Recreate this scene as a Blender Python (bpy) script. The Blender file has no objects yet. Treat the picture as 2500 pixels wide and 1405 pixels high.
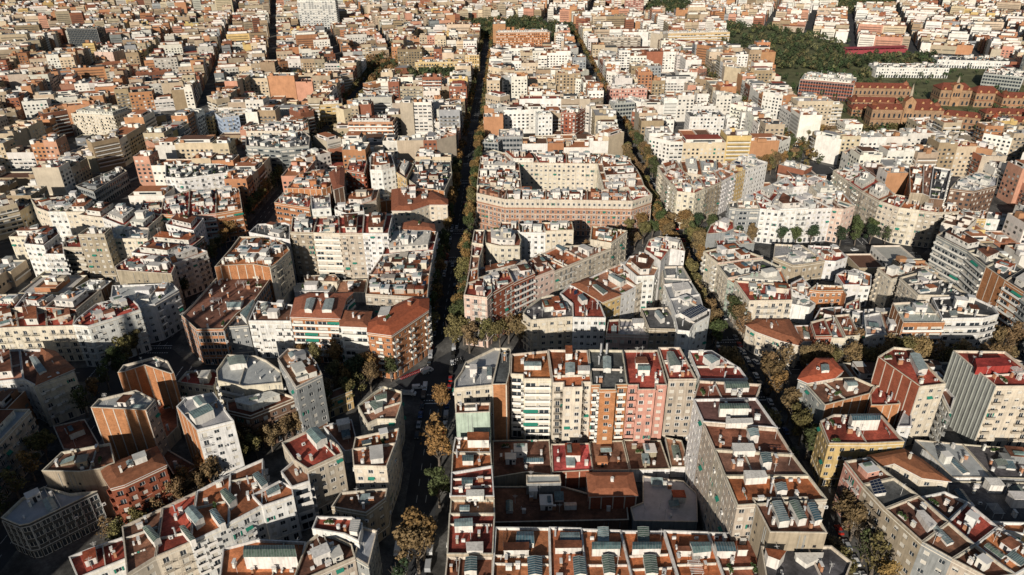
import bpy, math, random
from mathutils import Vector, Matrix
from math import pi, sin, cos, radians, hypot, atan2

# ---------------------------------------------------------------- camera, sky, sun, exposure
S = bpy.context.scene
COL = S.collection
CAM = (-35.2, -458.2, 180.5); YAW, PITCH, ROLL, FOC = .0036, .4929, -.0083, 1720.0
cam = bpy.data.cameras.new("camera"); cam_o = bpy.data.objects.new("camera", cam); COL.objects.link(cam_o)
fw = Vector((sin(YAW) * cos(PITCH), cos(YAW) * cos(PITCH), -sin(PITCH)))
rt = Vector((cos(YAW), -sin(YAW), 0)); up = rt.cross(fw)
r2 = rt * cos(ROLL) + up * sin(ROLL); u2 = -rt * sin(ROLL) + up * cos(ROLL)
m = Matrix((r2, u2, -fw)).transposed().to_4x4(); m.translation = Vector(CAM)
cam_o.matrix_world = m
cam.sensor_fit = 'HORIZONTAL'; cam.sensor_width = 36; cam.lens = 36 * FOC / 2500
cam.clip_start = 1; cam.clip_end = 12000
S.camera = cam_o
SUN_D = Vector((.33, .945, -.394)).normalized()
wd = bpy.data.worlds.new("World"); S.world = wd; wd.use_nodes = True
nt = wd.node_tree; nt.nodes.clear()
sky = nt.nodes.new("ShaderNodeTexSky"); sky.sky_type = 'NISHITA'; sky.sun_disc = False
sky.sun_elevation = radians(21.5); sky.sun_rotation = radians(199)
bg = nt.nodes.new("ShaderNodeBackground"); bg.inputs[1].default_value = .05
wo = nt.nodes.new("ShaderNodeOutputWorld")
nt.links.new(sky.outputs[0], bg.inputs[0]); nt.links.new(bg.outputs[0], wo.inputs[0])
sl = bpy.data.lights.new("sun", 'SUN'); sl.energy = 5.0; sl.angle = radians(.5); sl.color = (1, .925, .82)
so = bpy.data.objects.new("sun", sl); COL.objects.link(so)
so.rotation_euler = SUN_D.to_track_quat('-Z', 'Y').to_euler(); so.location = (-200, -700, 400)
vs = S.view_settings
vs.view_transform = 'Standard'; vs.look = 'None'; vs.exposure = -0.1; vs.gamma = 1
S.cycles.max_bounces = 4; S.cycles.diffuse_bounces = 1; S.cycles.glossy_bounces = 2

R = random.Random(7)

# ---------------------------------------------------------------- materials
def mat(name, base=None, rough=.85, var=.12, scale=.35, bump=0, kind=None, attr=None, metal=0, spec=.3, stain=0):
    """kind None: base colour times noise; base None: the object's own paint colour (Object Info) times noise."""
    m = bpy.data.materials.new(name); m.use_nodes = True
    n = m.node_tree; L = n.links; b = n.nodes["Principled BSDF"]
    b.inputs['Roughness'].default_value = rough; b.inputs['Metallic'].default_value = metal
    b.inputs['Specular IOR Level'].default_value = spec
    if attr:
        src = n.nodes.new("ShaderNodeAttribute"); src.attribute_name = attr; c = src.outputs['Color']
    elif base is None:
        src = n.nodes.new("ShaderNodeObjectInfo"); c = src.outputs['Color']
    else:
        src = n.nodes.new("ShaderNodeRGB"); src.outputs[0].default_value = (*base, 1); c = src.outputs[0]
    geo = n.nodes.new("ShaderNodeNewGeometry")
    ns = n.nodes.new("ShaderNodeTexNoise"); ns.inputs['Scale'].default_value = scale; ns.inputs['Detail'].default_value = 5
    ns.inputs['Roughness'].default_value = .65
    L.new(geo.outputs['Position'], ns.inputs['Vector'])
    mr = n.nodes.new("ShaderNodeMapRange"); mr.inputs[1].default_value = .3; mr.inputs[2].default_value = .7
    mr.inputs[3].default_value = 1 - var * 1.6; mr.inputs[4].default_value = 1 + var
    L.new(ns.outputs[0], mr.inputs[0])
    def mul(col, val):
        mx = n.nodes.new("ShaderNodeVectorMath"); mx.operation = 'SCALE'
        L.new(col, mx.inputs[0]); L.new(val, mx.inputs['Scale']); return mx.outputs[0]
    out = mul(c, mr.outputs[0])
    sep = n.nodes.new("ShaderNodeSeparateXYZ"); L.new(geo.outputs['Position'], sep.inputs[0])
    def math_(op, a, bb=None, c_=None):
        q = n.nodes.new("ShaderNodeMath"); q.operation = op
        for i, v in enumerate((a, bb, c_)):
            if v is None: continue
            if isinstance(v, (int, float)): q.inputs[i].default_value = v
            else: L.new(v, q.inputs[i])
        return q.outputs[0]
    if stain:   # rain streaks: noise stretched down the wall
        mp = n.nodes.new("ShaderNodeMapping"); mp.inputs['Scale'].default_value = (1.6, 1.6, .12)
        L.new(geo.outputs['Position'], mp.inputs['Vector'])
        n2 = n.nodes.new("ShaderNodeTexNoise"); n2.inputs['Scale'].default_value = 1; n2.inputs['Detail'].default_value = 4
        L.new(mp.outputs[0], n2.inputs['Vector'])
        m2 = n.nodes.new("ShaderNodeMapRange"); m2.inputs[1].default_value = .45; m2.inputs[2].default_value = .75
        m2.inputs[3].default_value = 1; m2.inputs[4].default_value = 1 - stain
        L.new(n2.outputs[0], m2.inputs[0]); out = mul(out, m2.outputs[0])
    if kind == 'patch':  # terrace floors: weathered patches and joints
        n2 = n.nodes.new("ShaderNodeTexNoise"); n2.inputs['Scale'].default_value = .09; n2.inputs['Detail'].default_value = 6
        L.new(geo.outputs['Position'], n2.inputs['Vector'])
        m2 = n.nodes.new("ShaderNodeMapRange"); m2.inputs[1].default_value = .38; m2.inputs[2].default_value = .62
        m2.inputs[3].default_value = .45; m2.inputs[4].default_value = 1.4
        L.new(n2.outputs[0], m2.inputs[0]); out = mul(out, m2.outputs[0])
        n3 = n.nodes.new("ShaderNodeTexNoise"); n3.inputs['Scale'].default_value = .7; n3.inputs['Detail'].default_value = 8; n3.inputs['Roughness'].default_value = .75
        L.new(geo.outputs['Position'], n3.inputs['Vector'])
        m3 = n.nodes.new("ShaderNodeMapRange"); m3.inputs[1].default_value = .35; m3.inputs[2].default_value = .65; m3.inputs[3].default_value = .65; m3.inputs[4].default_value = 1.3
        L.new(n3.outputs[0], m3.inputs[0]); out = mul(out, m3.outputs[0])
        bk = n.nodes.new("ShaderNodeTexBrick"); bk.inputs['Scale'].default_value = 1; bk.inputs['Brick Width'].default_value = .9
        bk.inputs['Row Height'].default_value = .45; bk.inputs['Mortar Size'].default_value = .03
        bk.inputs['Color1'].default_value = (1, 1, 1, 1); bk.inputs['Color2'].default_value = (.82, .82, .82, 1); bk.inputs['Mortar'].default_value = (.6, .6, .6, 1)
        L.new(geo.outputs['Position'], bk.inputs['Vector'])
        mx = n.nodes.new("ShaderNodeVectorMath"); mx.operation = 'MULTIPLY'; L.new(out, mx.inputs[0]); L.new(bk.outputs[0], mx.inputs[1]); out = mx.outputs[0]
    if kind == 'brick':
        mp = n.nodes.new("ShaderNodeCombineXYZ")
        L.new(math_('ADD', sep.outputs[0], sep.outputs[1]), mp.inputs[0]); L.new(sep.outputs[2], mp.inputs[1])
        bk = n.nodes.new("ShaderNodeTexBrick"); bk.inputs['Scale'].default_value = 1; bk.inputs['Brick Width'].default_value = .6
        bk.inputs['Row Height'].default_value = .25; bk.inputs['Mortar Size'].default_value = .02
        bk.inputs['Color1'].default_value = (1, 1, 1, 1); bk.inputs['Color2'].default_value = (.7, .66, .62, 1); bk.inputs['Mortar'].default_value = (1.1, 1.1, 1, 1)
        L.new(mp.outputs[0], bk.inputs['Vector'])
        mx = n.nodes.new("ShaderNodeVectorMath"); mx.operation = 'MULTIPLY'; L.new(out, mx.inputs[0]); L.new(bk.outputs[0], mx.inputs[1]); out = mx.outputs[0]
    if kind == 'rib':   # ribbed sheet or tile rows
        w = n.nodes.new("ShaderNodeTexWave"); w.inputs['Scale'].default_value = 1.1; w.inputs['Distortion'].default_value = .4
        L.new(geo.outputs['Position'], w.inputs['Vector'])
        m2 = n.nodes.new("ShaderNodeMapRange"); m2.inputs[3].default_value = .7; m2.inputs[4].default_value = 1.1
        L.new(w.outputs[1], m2.inputs[0]); out = mul(out, m2.outputs[0])
        bp = n.nodes.new("ShaderNodeBump"); bp.inputs['Distance'].default_value = .05; L.new(w.outputs[1], bp.inputs['Height']); L.new(bp.outputs[0], b.inputs['Normal'])
    if bump:
        bp = n.nodes.new("ShaderNodeBump"); bp.inputs['Distance'].default_value = bump; L.new(ns.outputs[0], bp.inputs['Height']); L.new(bp.outputs[0], b.inputs['Normal'])
    L.new(out, b.inputs['Base Color'])
    return m

M = dict(
    plaster=mat("painted_plaster", None, .9, .14, .3, stain=.34),
    brick=mat("brickwork", None, .9, .18, .3, kind='brick', stain=.15),
    floor=mat("terrace_floor", None, .85, .15, .5, kind='patch'),
    tiles=mat("roof_tiles", None, .85, .2, .8, kind='rib'),
    metal=mat("metal_sheet", None, .45, .15, .3, kind='rib', metal=.0, spec=.5),
    paint=mat("plain_paint", None, .7, .06, .8),
    glass=mat("window_glass", (.035, .045, .055), .12, .3, .5, spec=.7),
    skylight=mat("skylight_glass", (.22, .28, .28), .25, .35, .6, spec=.6),
    frame=mat("window_frame", (.72, .7, .66), .6, .05, 1),
    blind=mat("roller_blind", (.62, .58, .5), .7, .15, .6),
    dark=mat("dark_opening", (.03, .03, .035), .8, .2, .5),
    rail=mat("railing_iron", (.05, .05, .05), .5, .1, 1),
    green=mat("awning_green", (.02, .2, .14), .8, .1, 1),
    plant=mat("terrace_plants", (.06, .1, .03), .9, .5, 2),
    asphalt=mat("asphalt", (.05, .052, .055), .9, .2, .12),
    pave=mat("pavement_slabs", (.135, .13, .12), .9, .15, .6, kind='patch'),
    line=mat("road_paint", (.75, .75, .72), .8, .15, 1),
    ground=mat("ground_soil", (.1, .09, .075), .95, .3, .02),
    lawn=mat("park_lawn", (.13, .135, .06), .95, .35, .06),
    tint=mat("town_plaster", None, .9, .12, .2, attr="tint", stain=.15),
    bark=mat("bark", (.17, .14, .11), .9, .3, 1.5),
    leaf=mat("leaves", None, .85, .45, .7),
    clay=mat("clay_tiles", (.34, .12, .055), .85, .2, .6, kind="patch"),
    ltint=mat("foliage_mass", None, .9, .4, .5, attr="tint"),
    rib=mat("glazing_bars", (.33, .34, .33), .6, .1, 1),
    solar=mat("solar_panel", (.012, .02, .05), .2, .2, .5, spec=.6),
    rubber=mat("rubber", (.02, .02, .02), .9, .1, 1),
    car=mat("car_paint", None, .3, .03, .5, spec=.6),
    stone=mat("carved_stone", (.42, .36, .27), .9, .2, .3, stain=.2),
)
def vary(m, cols):
    n = m.node_tree; b = n.nodes["Principled BSDF"]; oi = n.nodes.new("ShaderNodeObjectInfo"); cr = n.nodes.new("ShaderNodeValToRGB"); cr.color_ramp.interpolation = 'CONSTANT'
    e = cr.color_ramp.elements
    while len(e) < len(cols): e.new(.5)
    for i, c in enumerate(cols): e[i].position = i / len(cols); e[i].color = (*c, 1)
    n.links.new(oi.outputs['Random'], cr.inputs[0]); old = b.inputs['Base Color'].links[0].from_socket
    mx = n.nodes.new("ShaderNodeVectorMath"); mx.operation = 'MULTIPLY'; n.links.new(old, mx.inputs[0]); n.links.new(cr.outputs[0], mx.inputs[1]); n.links.new(mx.outputs[0], b.inputs['Base Color'])
vary(M['skylight'], [(.35, .5, .6), (1, 1, 1), (.6, .65, .5), (1.4, 1.4, 1.35), (.5, .6, .6), (.8, .95, .9)])
vary(M['clay'], [(1, 1, 1), (.6, .6, .65), (1.3, 1.15, 1), (.9, .6, .6), (.8, .9, 1.1)])
WALL = dict(w=(.78, .76, .72), c=(.68, .60, .47), b=(.50, .43, .34), t=(.40, .33, .24), o=(.50, .225, .105), r=(.33, .10, .055),
            p=(.60, .31, .24), y=(.62, .44, .20), g=(.30, .31, .30), m=(.44, .53, .43), n=(.20, .12, .08), l=(.46, .55, .68),
            s=(.68, .50, .41), G=(.36, .37, .33), d=(.075, .075, .07))
WNAME = dict(w='white', c='cream', b='beige', t='tan', o='orange brick', r='red brick', p='pink', y='ochre yellow', g='grey',
             m='mint green', n='brown', l='pale blue', s='peach', G='grey', d='dark')
ROOF = dict(V=('floor', (.52, .09, .08)), O=('tiles', (.50, .13, .06)), T=('floor', (.48, .18, .08)), R=('floor', (.42, .085, .055)), D=('floor', (.12, .12, .12)), B=('tiles', (.36, .135, .07)),
            G=('metal', (.5, .51, .5)), W=('floor', (.66, .64, .6)), P=('floor', (.2, .09, .08)), N=('floor', (.23, .105, .065)))
RNAME = dict(V='bright red', O='orange', T='terracotta', R='red', D='dark', B='tiled', G='grey', W='white', P='purple brown', N='brown')

# ---------------------------------------------------------------- mesh helpers
class MB:
    def __init__(s): s.v = []; s.f = []; s.m = []; s.mats = []; s.c = None
    def mi(s, m):
        if m not in s.mats: s.mats.append(m)
        return s.mats.index(m)
    def quad(s, pts, m):
        k = len(s.v); s.v.extend(pts); s.f.append(tuple(range(k, k + len(pts)))); s.m.append(s.mi(m))
    def box(s, x0, y0, z0, x1, y1, z1, m, top=None, T=None, bottom=True):
        p = [(x0, y0, z0), (x1, y0, z0), (x1, y1, z0), (x0, y1, z0), (x0, y0, z1), (x1, y0, z1), (x1, y1, z1), (x0, y1, z1)]
        if T: p = [T(q) for q in p]
        k = len(s.v); s.v.extend(p); a = s.mi(m); b = a if top is None else s.mi(top)
        fs = [(0, 1, 5, 4), (1, 2, 6, 5), (2, 3, 7, 6), (3, 0, 4, 7), (4, 5, 6, 7)] + ([(3, 2, 1, 0)] if bottom else [])
        s.f.extend(tuple(k + i for i in f) for f in fs); s.m.extend([a] * 4 + [b] + ([a] if bottom else []))
    def prism(s, poly, z0, z1, m, top=None, cap=True):
        n = len(poly)
        for i in range(n):
            a, b = poly[i], poly[(i + 1) % n]
            s.quad([(a[0], a[1], z0), (b[0], b[1], z0), (b[0], b[1], z1), (a[0], a[1], z1)], m)
        if cap: s.quad([(p[0], p[1], z1) for p in poly], top or m)
    def tube(s, pts, rs, m, n=6):
        k = len(s.v)
        for j, (p, r) in enumerate(zip(pts, rs)):
            a = Vector(pts[min(j + 1, len(pts) - 1)]) - Vector(pts[max(j - 1, 0)])
            q = a.to_track_quat('Z', 'Y')
            for i in range(n):
                t = 2 * pi * i / n; o = q @ Vector((cos(t) * r, sin(t) * r, 0)); s.v.append((p[0] + o.x, p[1] + o.y, p[2] + o.z))
        a = s.mi(m)
        for j in range(len(pts) - 1):
            for i in range(n):
                s.f.append((k + j * n + i, k + j * n + (i + 1) % n, k + (j + 1) * n + (i + 1) % n, k + (j + 1) * n + i)); s.m.append(a)
        s.f.append(tuple(k + (len(pts) - 1) * n + i for i in range(n))); s.m.append(a)
    def add(s, other, T):
        k = len(s.v); s.v.extend(T(p) for p in other.v)
        mp = [s.mi(m) for m in other.mats]
        s.f.extend(tuple(k + i for i in f) for f in other.f); s.m.extend(mp[i] for i in other.m)
    def mesh(s, name):
        me = bpy.data.meshes.new(name); me.from_pydata(s.v, [], s.f)
        for m in s.mats: me.materials.append(M[m])
        me.polygons.foreach_set('material_index', s.m)
        if s.c:
            at = me.color_attributes.new("tint", 'FLOAT_COLOR', 'CORNER'); fl = []
            for f, c in zip(s.f, s.c): fl.extend((c[0], c[1], c[2], 1.0) * len(f))
            at.data.foreach_set('color', fl)
        me.update(); return me

def put(name, me, parent=None, loc=(0, 0, 0), rz=0, sc=None, color=None):
    o = bpy.data.objects.new(name, me); COL.objects.link(o)
    o.location = loc
    if rz: o.rotation_euler = (0, 0, rz)
    if sc: o.scale = sc
    if parent: o.parent = parent
    if color: o.color = (*color, 1)
    return o
def thing(name, label, cat, loc=(0, 0, 0), group=None, rz=0):
    o = bpy.data.objects.new(name, None); COL.objects.link(o); o.location = loc; o.rotation_euler = (0, 0, rz)
    o['label'] = label; o['category'] = cat
    if group: o['group'] = group
    return o
def struct(name, mb, kind='structure', color=None):
    o = put(name, mb.mesh(name), color=color); o['kind'] = kind; return o
def jit(c, k=.1, r=R):
    a = 1 + r.uniform(-k, k); return tuple(min(.85, max(.01, x * a * (1 + r.uniform(-k, k) * .25))) for x in c)

def inside(p, poly):
    c = False; n = len(poly); j = n - 1; x, y = p
    for i in range(n):
        xi, yi = poly[i]; xj, yj = poly[j]
        if (yi > y) != (yj > y) and x < (xj - xi) * (y - yi) / (yj - yi) + xi: c = not c
        j = i
    return c
def inset(poly, d):
    n = len(poly); out = []
    for i in range(n):
        a, b, c = poly[i - 1], poly[i], poly[(i + 1) % n]
        e1 = Vector((b[0] - a[0], b[1] - a[1])).normalized(); e2 = Vector((c[0] - b[0], c[1] - b[1])).normalized()
        n1 = Vector((-e1.y, e1.x)); n2 = Vector((-e2.y, e2.x)); h = n1 + n2
        if h.length < .2: out.append((b[0] + n1.x * d, b[1] + n1.y * d)); continue
        h.normalize(); k = d / max(.35, h.dot(n1)); out.append((b[0] + h.x * k, b[1] + h.y * k))
    return out
def area(p): return sum(p[i - 1][0] * p[i][1] - p[i][0] * p[i - 1][1] for i in range(len(p))) / 2

# ---------------------------------------------------------------- small shared pieces
def window_mb(kind):   # unit hole 1 x 1 in x (centred) and z (from 0); y = 0 is the wall face, outside is -y
    b = MB(); D = .2
    b.quad([(-.5, D, 0), (.5, D, 0), (.5, D, 1), (-.5, D, 1)], 'blind' if kind == 2 else 'glass')
    t = .06
    for x0, x1, z0, z1 in ((-.5, -.5 + t, 0, 1), (.5 - t, .5, 0, 1), (-.5 + t, .5 - t, 0, t), (-.5 + t, .5 - t, 1 - t, 1)):
        b.quad([(x0, D - .05, z0), (x1, D - .05, z0), (x1, D - .05, z1), (x0, D - .05, z1)], 'frame')
    if kind != 2: b.box(-.025, D - .06, t, .025, D - .01, 1 - t, 'frame')
    if kind == 1: b.box(-.44, D - .12, .45, .44, D - .08, 1, 'blind')
    if kind == 3:      # open shutters against the wall
        b.box(-.82, -.07, 0, -.5, -.02, 1, 'green'); b.box(.5, -.07, 0, .82, -.02, 1, 'green')
    if kind == 4:      # moulded surround
        for x0, x1, z0, z1 in ((-.6, -.5, -.04, 1.08), (.5, .6, -.04, 1.08), (-.5, .5, 1, 1.08), (-.5, .5, -.04, 0)):
            b.box(x0, -.05, z0, x1, -.004, z1, 'frame')
    if kind == 5:      # awning
        b.quad([(-.7, -.01, 1.05), (.7, -.01, 1.05), (.7, -.9, .6), (-.7, -.9, .6)], 'green')
    return b
def balcony_mb(solid):  # unit width
    b = MB(); dp = 1.0
    b.box(-.5, -dp, -.14, .5, -.003, 0, 'paint')
    if solid:
        b.box(-.5, -dp, 0, .5, -dp + .08, .95, 'paint'); b.box(-.5, -dp + .08, 0, -.46, -.003, .95, 'paint'); b.box(.46, -dp + .08, 0, .5, -.003, .95, 'paint')
    else:
        b.box(-.5, -dp, .92, .5, -dp + .05, .98, 'rail')
        for i in range(9):
            x = -.49 + i * .98 / 8
            b.quad([(x - .012, -dp + .02, 0), (x + .012, -dp + .02, 0), (x + .012, -dp + .02, .92), (x - .012, -dp + .02, .92)], 'rail')
        for x in (-.495, .495):
            b.quad([(x, -dp, .88), (x, 0, .88), (x, 0, .96), (x, -dp, .96)], 'rail')
    return b
WIN = [window_mb(k) for k in range(6)]; BAL = [balcony_mb(k) for k in (False, True)]
WINM = [w.mesh("window") for w in WIN]; BALM = [b.mesh("balcony") for b in BAL]

def hut_mb(w, d, h, top, sky_=0):
    b = MB(); b.box(-w/2, -d/2, 0, w/2, d/2, h, 'plaster', bottom=False)
    b.box(-w/2 - .2, -d/2 - .2, h, w/2 + .2, d/2 + .2, h + .18, top)
    b.box(-.45, -d/2 - .04, 0, .45, -d/2 - .003, 2.0, 'dark', bottom=False)
    if w > 3.4:
        b.box(.8, -d/2 - .04, 1, 1.5, -d/2 - .003, 1.8, 'glass'); b.box(-w/2 - .04, -.4, 1, -w/2 - .003, .5, 1.8, 'glass')
    if sky_: b.box(w*.1, -d*.3, h + .18, w*.4, d*.3, h + .7, 'skylight')
    return b
def lantern_mb(w, l, h):   # glazed gable skylight
    b = MB(); b.box(-w/2, -l/2, 0, w/2, l/2, h, 'plaster', bottom=False); r = h + w * .22
    b.quad([(-w/2 - .1, -l/2, h), (0, -l/2, r), (0, l/2, r), (-w/2 - .1, l/2, h)][::-1], 'skylight')
    b.quad([(w/2 + .1, -l/2, h), (0, -l/2, r), (0, l/2, r), (w/2 + .1, l/2, h)], 'skylight')
    for y in (-l/2 + .003, l/2 - .003): b.quad([(-w/2, y, h), (w/2, y, h), (0, y, r - .02)], 'plaster')
    k = max(3, int(l / .7))
    for i in range(k + 1):
        y = -l/2 + l * i / k
        for s in (-1, 1):
            b.box(0, 0, 0, 1, 1, 1, 'rib', T=lambda q, s=s, y=y: (s * (w/2 + .1) * q[0], y - .03 + .06 * q[1], r + (h - r) * q[0] + .015 + .05 * q[2]))
    return b
def lean_mb(w, l):        # sloping ribbed glass sheet on a low wall
    b = MB(); b.box(-w/2, -l/2, 0, w/2, l/2, .8, 'plaster', bottom=False)
    k = int(w / .5)
    b.quad([(-w/2 - .1, -l/2 - .1, 1.0), (w/2 + .1, -l/2 - .1, 1.0), (w/2 + .1, l/2 + .1, 2.0), (-w/2 - .1, l/2 + .1, 2.0)], 'skylight')
    b.quad([(-w/2, l/2, .8), (w/2, l/2, .8), (w/2, l/2, 1.95), (-w/2, l/2, 1.95)][::-1], 'plaster')
    for i in range(k + 1):
        x = -w/2 + w * i / k
        b.box(0, 0, 0, 1, 1, 1, 'rib', T=lambda q, x=x: (x - .03 + .06 * q[0], -l/2 - .1 + (l + .2) * q[1], 1.02 + q[1] + .06 * q[2]))
    return b
def chimney_mb(n):
    b = MB()
    b.box(-.35, -.35, 0, .35 + .5 * (n - 1), .35, 1.5, 'plaster', bottom=False)
    for i in range(n): b.box(-.25 + .5 * i, -.2, 1.5, .05 + .5 * i, .2, 2.1, 'brick', bottom=False)
    b.box(-.42, -.42, 2.1, .42 + .5 * (n - 1), .42, 2.2, 'frame')
    return b
def antenna_mb():
    b = MB(); b.tube([(0, 0, 0), (0, 0, 4.2)], [.05, .04], 'frame', 4)
    for z, w in ((4.0, .9), (3.6, .7), (3.2, .5)): b.box(-w, -.03, z, w, .03, z + .05, 'frame')
    b.box(-.03, -.7, 3.9, .03, .7, 3.95, 'frame'); return b
def dish_mb():
    b = MB(); b.tube([(0, 0, 0), (0, 0, 1.0)], [.05, .05], 'frame', 4)
    ring = [(.48 * cos(t * pi / 5), -.12 - .1, 1.2 + .48 * sin(t * pi / 5)) for t in range(10)]
    for i in range(10): b.quad([(0, .05, 1.2), ring[(i + 1) % 10], ring[i]], 'frame')
    return b
def ac_mb():
    b = MB(); b.box(-.55, -.25, .1, .55, .25, 1.0, 'frame'); b.box(-.3, -.28, .3, .3, -.254, .85, 'dark')
    b.box(-.5, -.2, 0, -.4, .2, .1, 'rail'); b.box(.4, -.2, 0, .5, .2, .1, 'rail'); return b
def pergola_mb():
    b = MB()
    for x in (-2, 2):
        for y in (-1.5, 1.5): b.box(x - .06, y - .06, 0, x + .06, y + .06, 2.4, 'frame')
    for i in range(9): b.box(-2.2 + i * .54, -1.8, 2.4, -2.1 + i * .54, 1.8, 2.5, 'frame')
    return b
def planter_mb():
    b = MB(); r = random.Random(3)
    b.box(-1.5, -.3, 0, 1.5, .3, .4, 'brick')
    for i in range(34):
        x, y, z = r.uniform(-1.5, 1.5), r.uniform(-.4, .4), r.uniform(.4, 1.3); s = .28
        a = Vector((r.uniform(-1, 1), r.uniform(-1, 1), r.uniform(-.3, 1))).normalized(); q = a.to_track_quat('Z', 'Y')
        b.quad([tuple(Vector((x, y, z)) + q @ Vector(p) * s) for p in ((-1, -1, 0), (1, -1, 0), (1, 1, 0), (-1, 1, 0))], 'plant')
    return b
def solar_mb():
    b = MB()
    for i in range(4):
        b.box(0, 0, 0, 1, 1, 1, 'solar', T=lambda q, i=i: (-2 + i * 1.02 + q[0], -.8 + 1.5 * q[1], .3 + .8 * q[1] + .04 * q[2]))
        b.box(-1.6 + i * 1.02, .5, 0, -1.5 + i * 1.02, .6, 1.0, 'rail')
    return b
def duct_mb():
    b = MB(); b.tube([(0, 0, 0), (0, 0, 3.2)], [.28, .28], 'metal', 8); b.tube([(.1, 0, 3.0), (-.5, 0, 3.2)], [.28, .28], 'metal', 8); return b
def tank_mb():
    b = MB(); b.tube([(0, 0, .3), (0, 0, 1.6)], [.6, .6], 'frame', 10); b.box(-.5, -.5, 0, .5, .5, .3, 'plaster'); return b
def laundry_mb():
    b = MB()
    for x in (-2, 2): b.box(x - .04, -.04, 0, x + .04, .04, 1.9, 'rail')
    for i in range(5): b.quad([(-1.8 + i * .75, 0, 1.0 + .2 * (i % 2)), (-1.25 + i * .75, 0, 1.0 + .2 * (i % 2)), (-1.25 + i * .75, 0, 1.85), (-1.8 + i * .75, 0, 1.85)], ('frame', 'blind', 'green')[i % 3])
    return b
HUTS = [hut_mb(w, d, h, t, k) for w, d, h, t, k in ((3, 4, 2.5, 'clay', 0), (4, 4.5, 2.7, 'frame', 1), (3.6, 3, 2.4, 'metal', 0), (5, 6, 2.8, 'clay', 1), (2.6, 2.6, 3.2, 'frame', 0), (6.5, 4, 2.6, 'metal', 0), (4.5, 3.4, 3.6, 'plaster', 0))]
HUTR = [(3, 4), (4, 4.5), (3.6, 3), (5, 6), (2.6, 2.6), (6.5, 4), (4.5, 3.4)]
LIBS = dict(
    stair_hut=[(h.mesh("stair_hut"), a / 2 + .3, b / 2 + .3) for h, (a, b) in zip(HUTS, HUTR)],
    skylight=[(lantern_mb(w, l, h).mesh("skylight"), w/2 + .2, l/2 + .1) for w, l, h in ((2.2, 5, .9), (3, 4, 1.2), (1.8, 3, .7), (2.6, 7, .8))] + [(lean_mb(w, l).mesh("skylight"), w/2 + .2, l/2 + .2) for w, l in ((3, 3), (4, 2.4), (2.4, 4))],
    chimney=[(chimney_mb(n).mesh("chimney"), .5 + .25 * n, .5) for n in (1, 2, 3)],
    antenna=[(antenna_mb().mesh("antenna"), .5, .5)],
    satellite_dish=[(dish_mb().mesh("satellite_dish"), .5, .5)],
    cooling_unit=[(ac_mb().mesh("cooling_unit"), .7, .4)],
    pergola=[(pergola_mb().mesh("pergola"), 2.3, 1.9)],
    planter=[(planter_mb().mesh("planter"), 1.6, .5)],
    solar_panel=[(solar_mb().mesh("solar_panel"), 2.2, 1.0)],
    vent_pipe=[(duct_mb().mesh("vent_pipe"), .5, .5)],
    water_tank=[(tank_mb().mesh("water_tank"), .7, .7)],
    washing_line=[(laundry_mb().mesh("washing_line"), 2.1, .3)],
)

# ---------------------------------------------------------------- ground, pavements, road paint
g = MB(); g.quad([(-6000, -2500, 0), (6000, -2500, 0), (6000, 9000, 0), (-6000, 9000, 0)], 'asphalt'); struct('ground', g)
PITCH_ = 133.3; HB = 56.65; CH = 14.1
def block_poly(cx, cy, h=HB, c=CH):
    k = h - c
    return [(cx - k, cy - h), (cx + k, cy - h), (cx + h, cy - k), (cx + h, cy + k), (cx + k, cy + h), (cx - k, cy + h), (cx - h, cy + k), (cx - h, cy - k)]
pv = MB()
for i in range(-5, 6):
    for j in range(-3, 10):
        if j < 4 or abs(i) < 4: pv.prism(block_poly(PITCH_ * i, PITCH_ * j, HB + 4.6, CH + 1.8), 0, .13, 'pave')
struct('pavement', pv)
ln = MB()
def stripe(x0, y0, x1, y1, w=.15, z=.004):
    d = Vector((x1 - x0, y1 - y0)).normalized(); n = Vector((-d.y, d.x)) * w / 2
    ln.quad([(x0 - n.x, y0 - n.y, z), (x1 - n.x, y1 - n.y, z), (x1 + n.x, y1 + n.y, z), (x0 + n.x, y0 + n.y, z)], 'line')
for X in (-66.65, 66.65, -200, 200):
    for k in range(-3, 7):
        y0 = PITCH_ * k - 44
        for s in (-1.6, 1.6):
            y = y0
            while y < y0 + 88: stripe(X + s, y, X + s, y + 3.5); y += 8
        for ys in (y0 - 1.5, y0 - 5.5, y0 + 89.5, y0 + 93.5):
            x = X - 5
            while x < X + 5: stripe(x, ys, x + .55, ys, .55); x += 1.1
        stripe(X - 5, y0 + 87.5, X + 5, y0 + 87.5, .45); stripe(X - 5, y0 + .6, X + 5, y0 + .6, .45)
for k in range(-2, 4):
    Y = PITCH_ * k - 66.65
    for i in range(-3, 4):
        x0 = PITCH_ * i - 44
        for s in (-1.6, 1.6):
            x = x0
            while x < x0 + 88: stripe(x, Y + s, x + 3.5, Y + s); x += 8
        for xs in (x0 - 1.5, x0 - 5.5, x0 + 89.5, x0 + 93.5):
            y = Y - 5
            while y < Y + 5: stripe(xs, y, xs, y + .55, .55); y += 1.1
struct('road_markings', ln)
gd = MB()    # the diagonal promenade
a_, b_ = Vector((-175, -291)), Vector((262, 165)); d_ = (b_ - a_).normalized(); n_ = Vector((-d_.y, d_.x)) * 7
gd.prism([tuple(a_ - n_), tuple(b_ - n_), tuple(b_ + n_), tuple(a_ + n_)], 0, .16, 'pave'); struct('promenade', gd)

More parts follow.
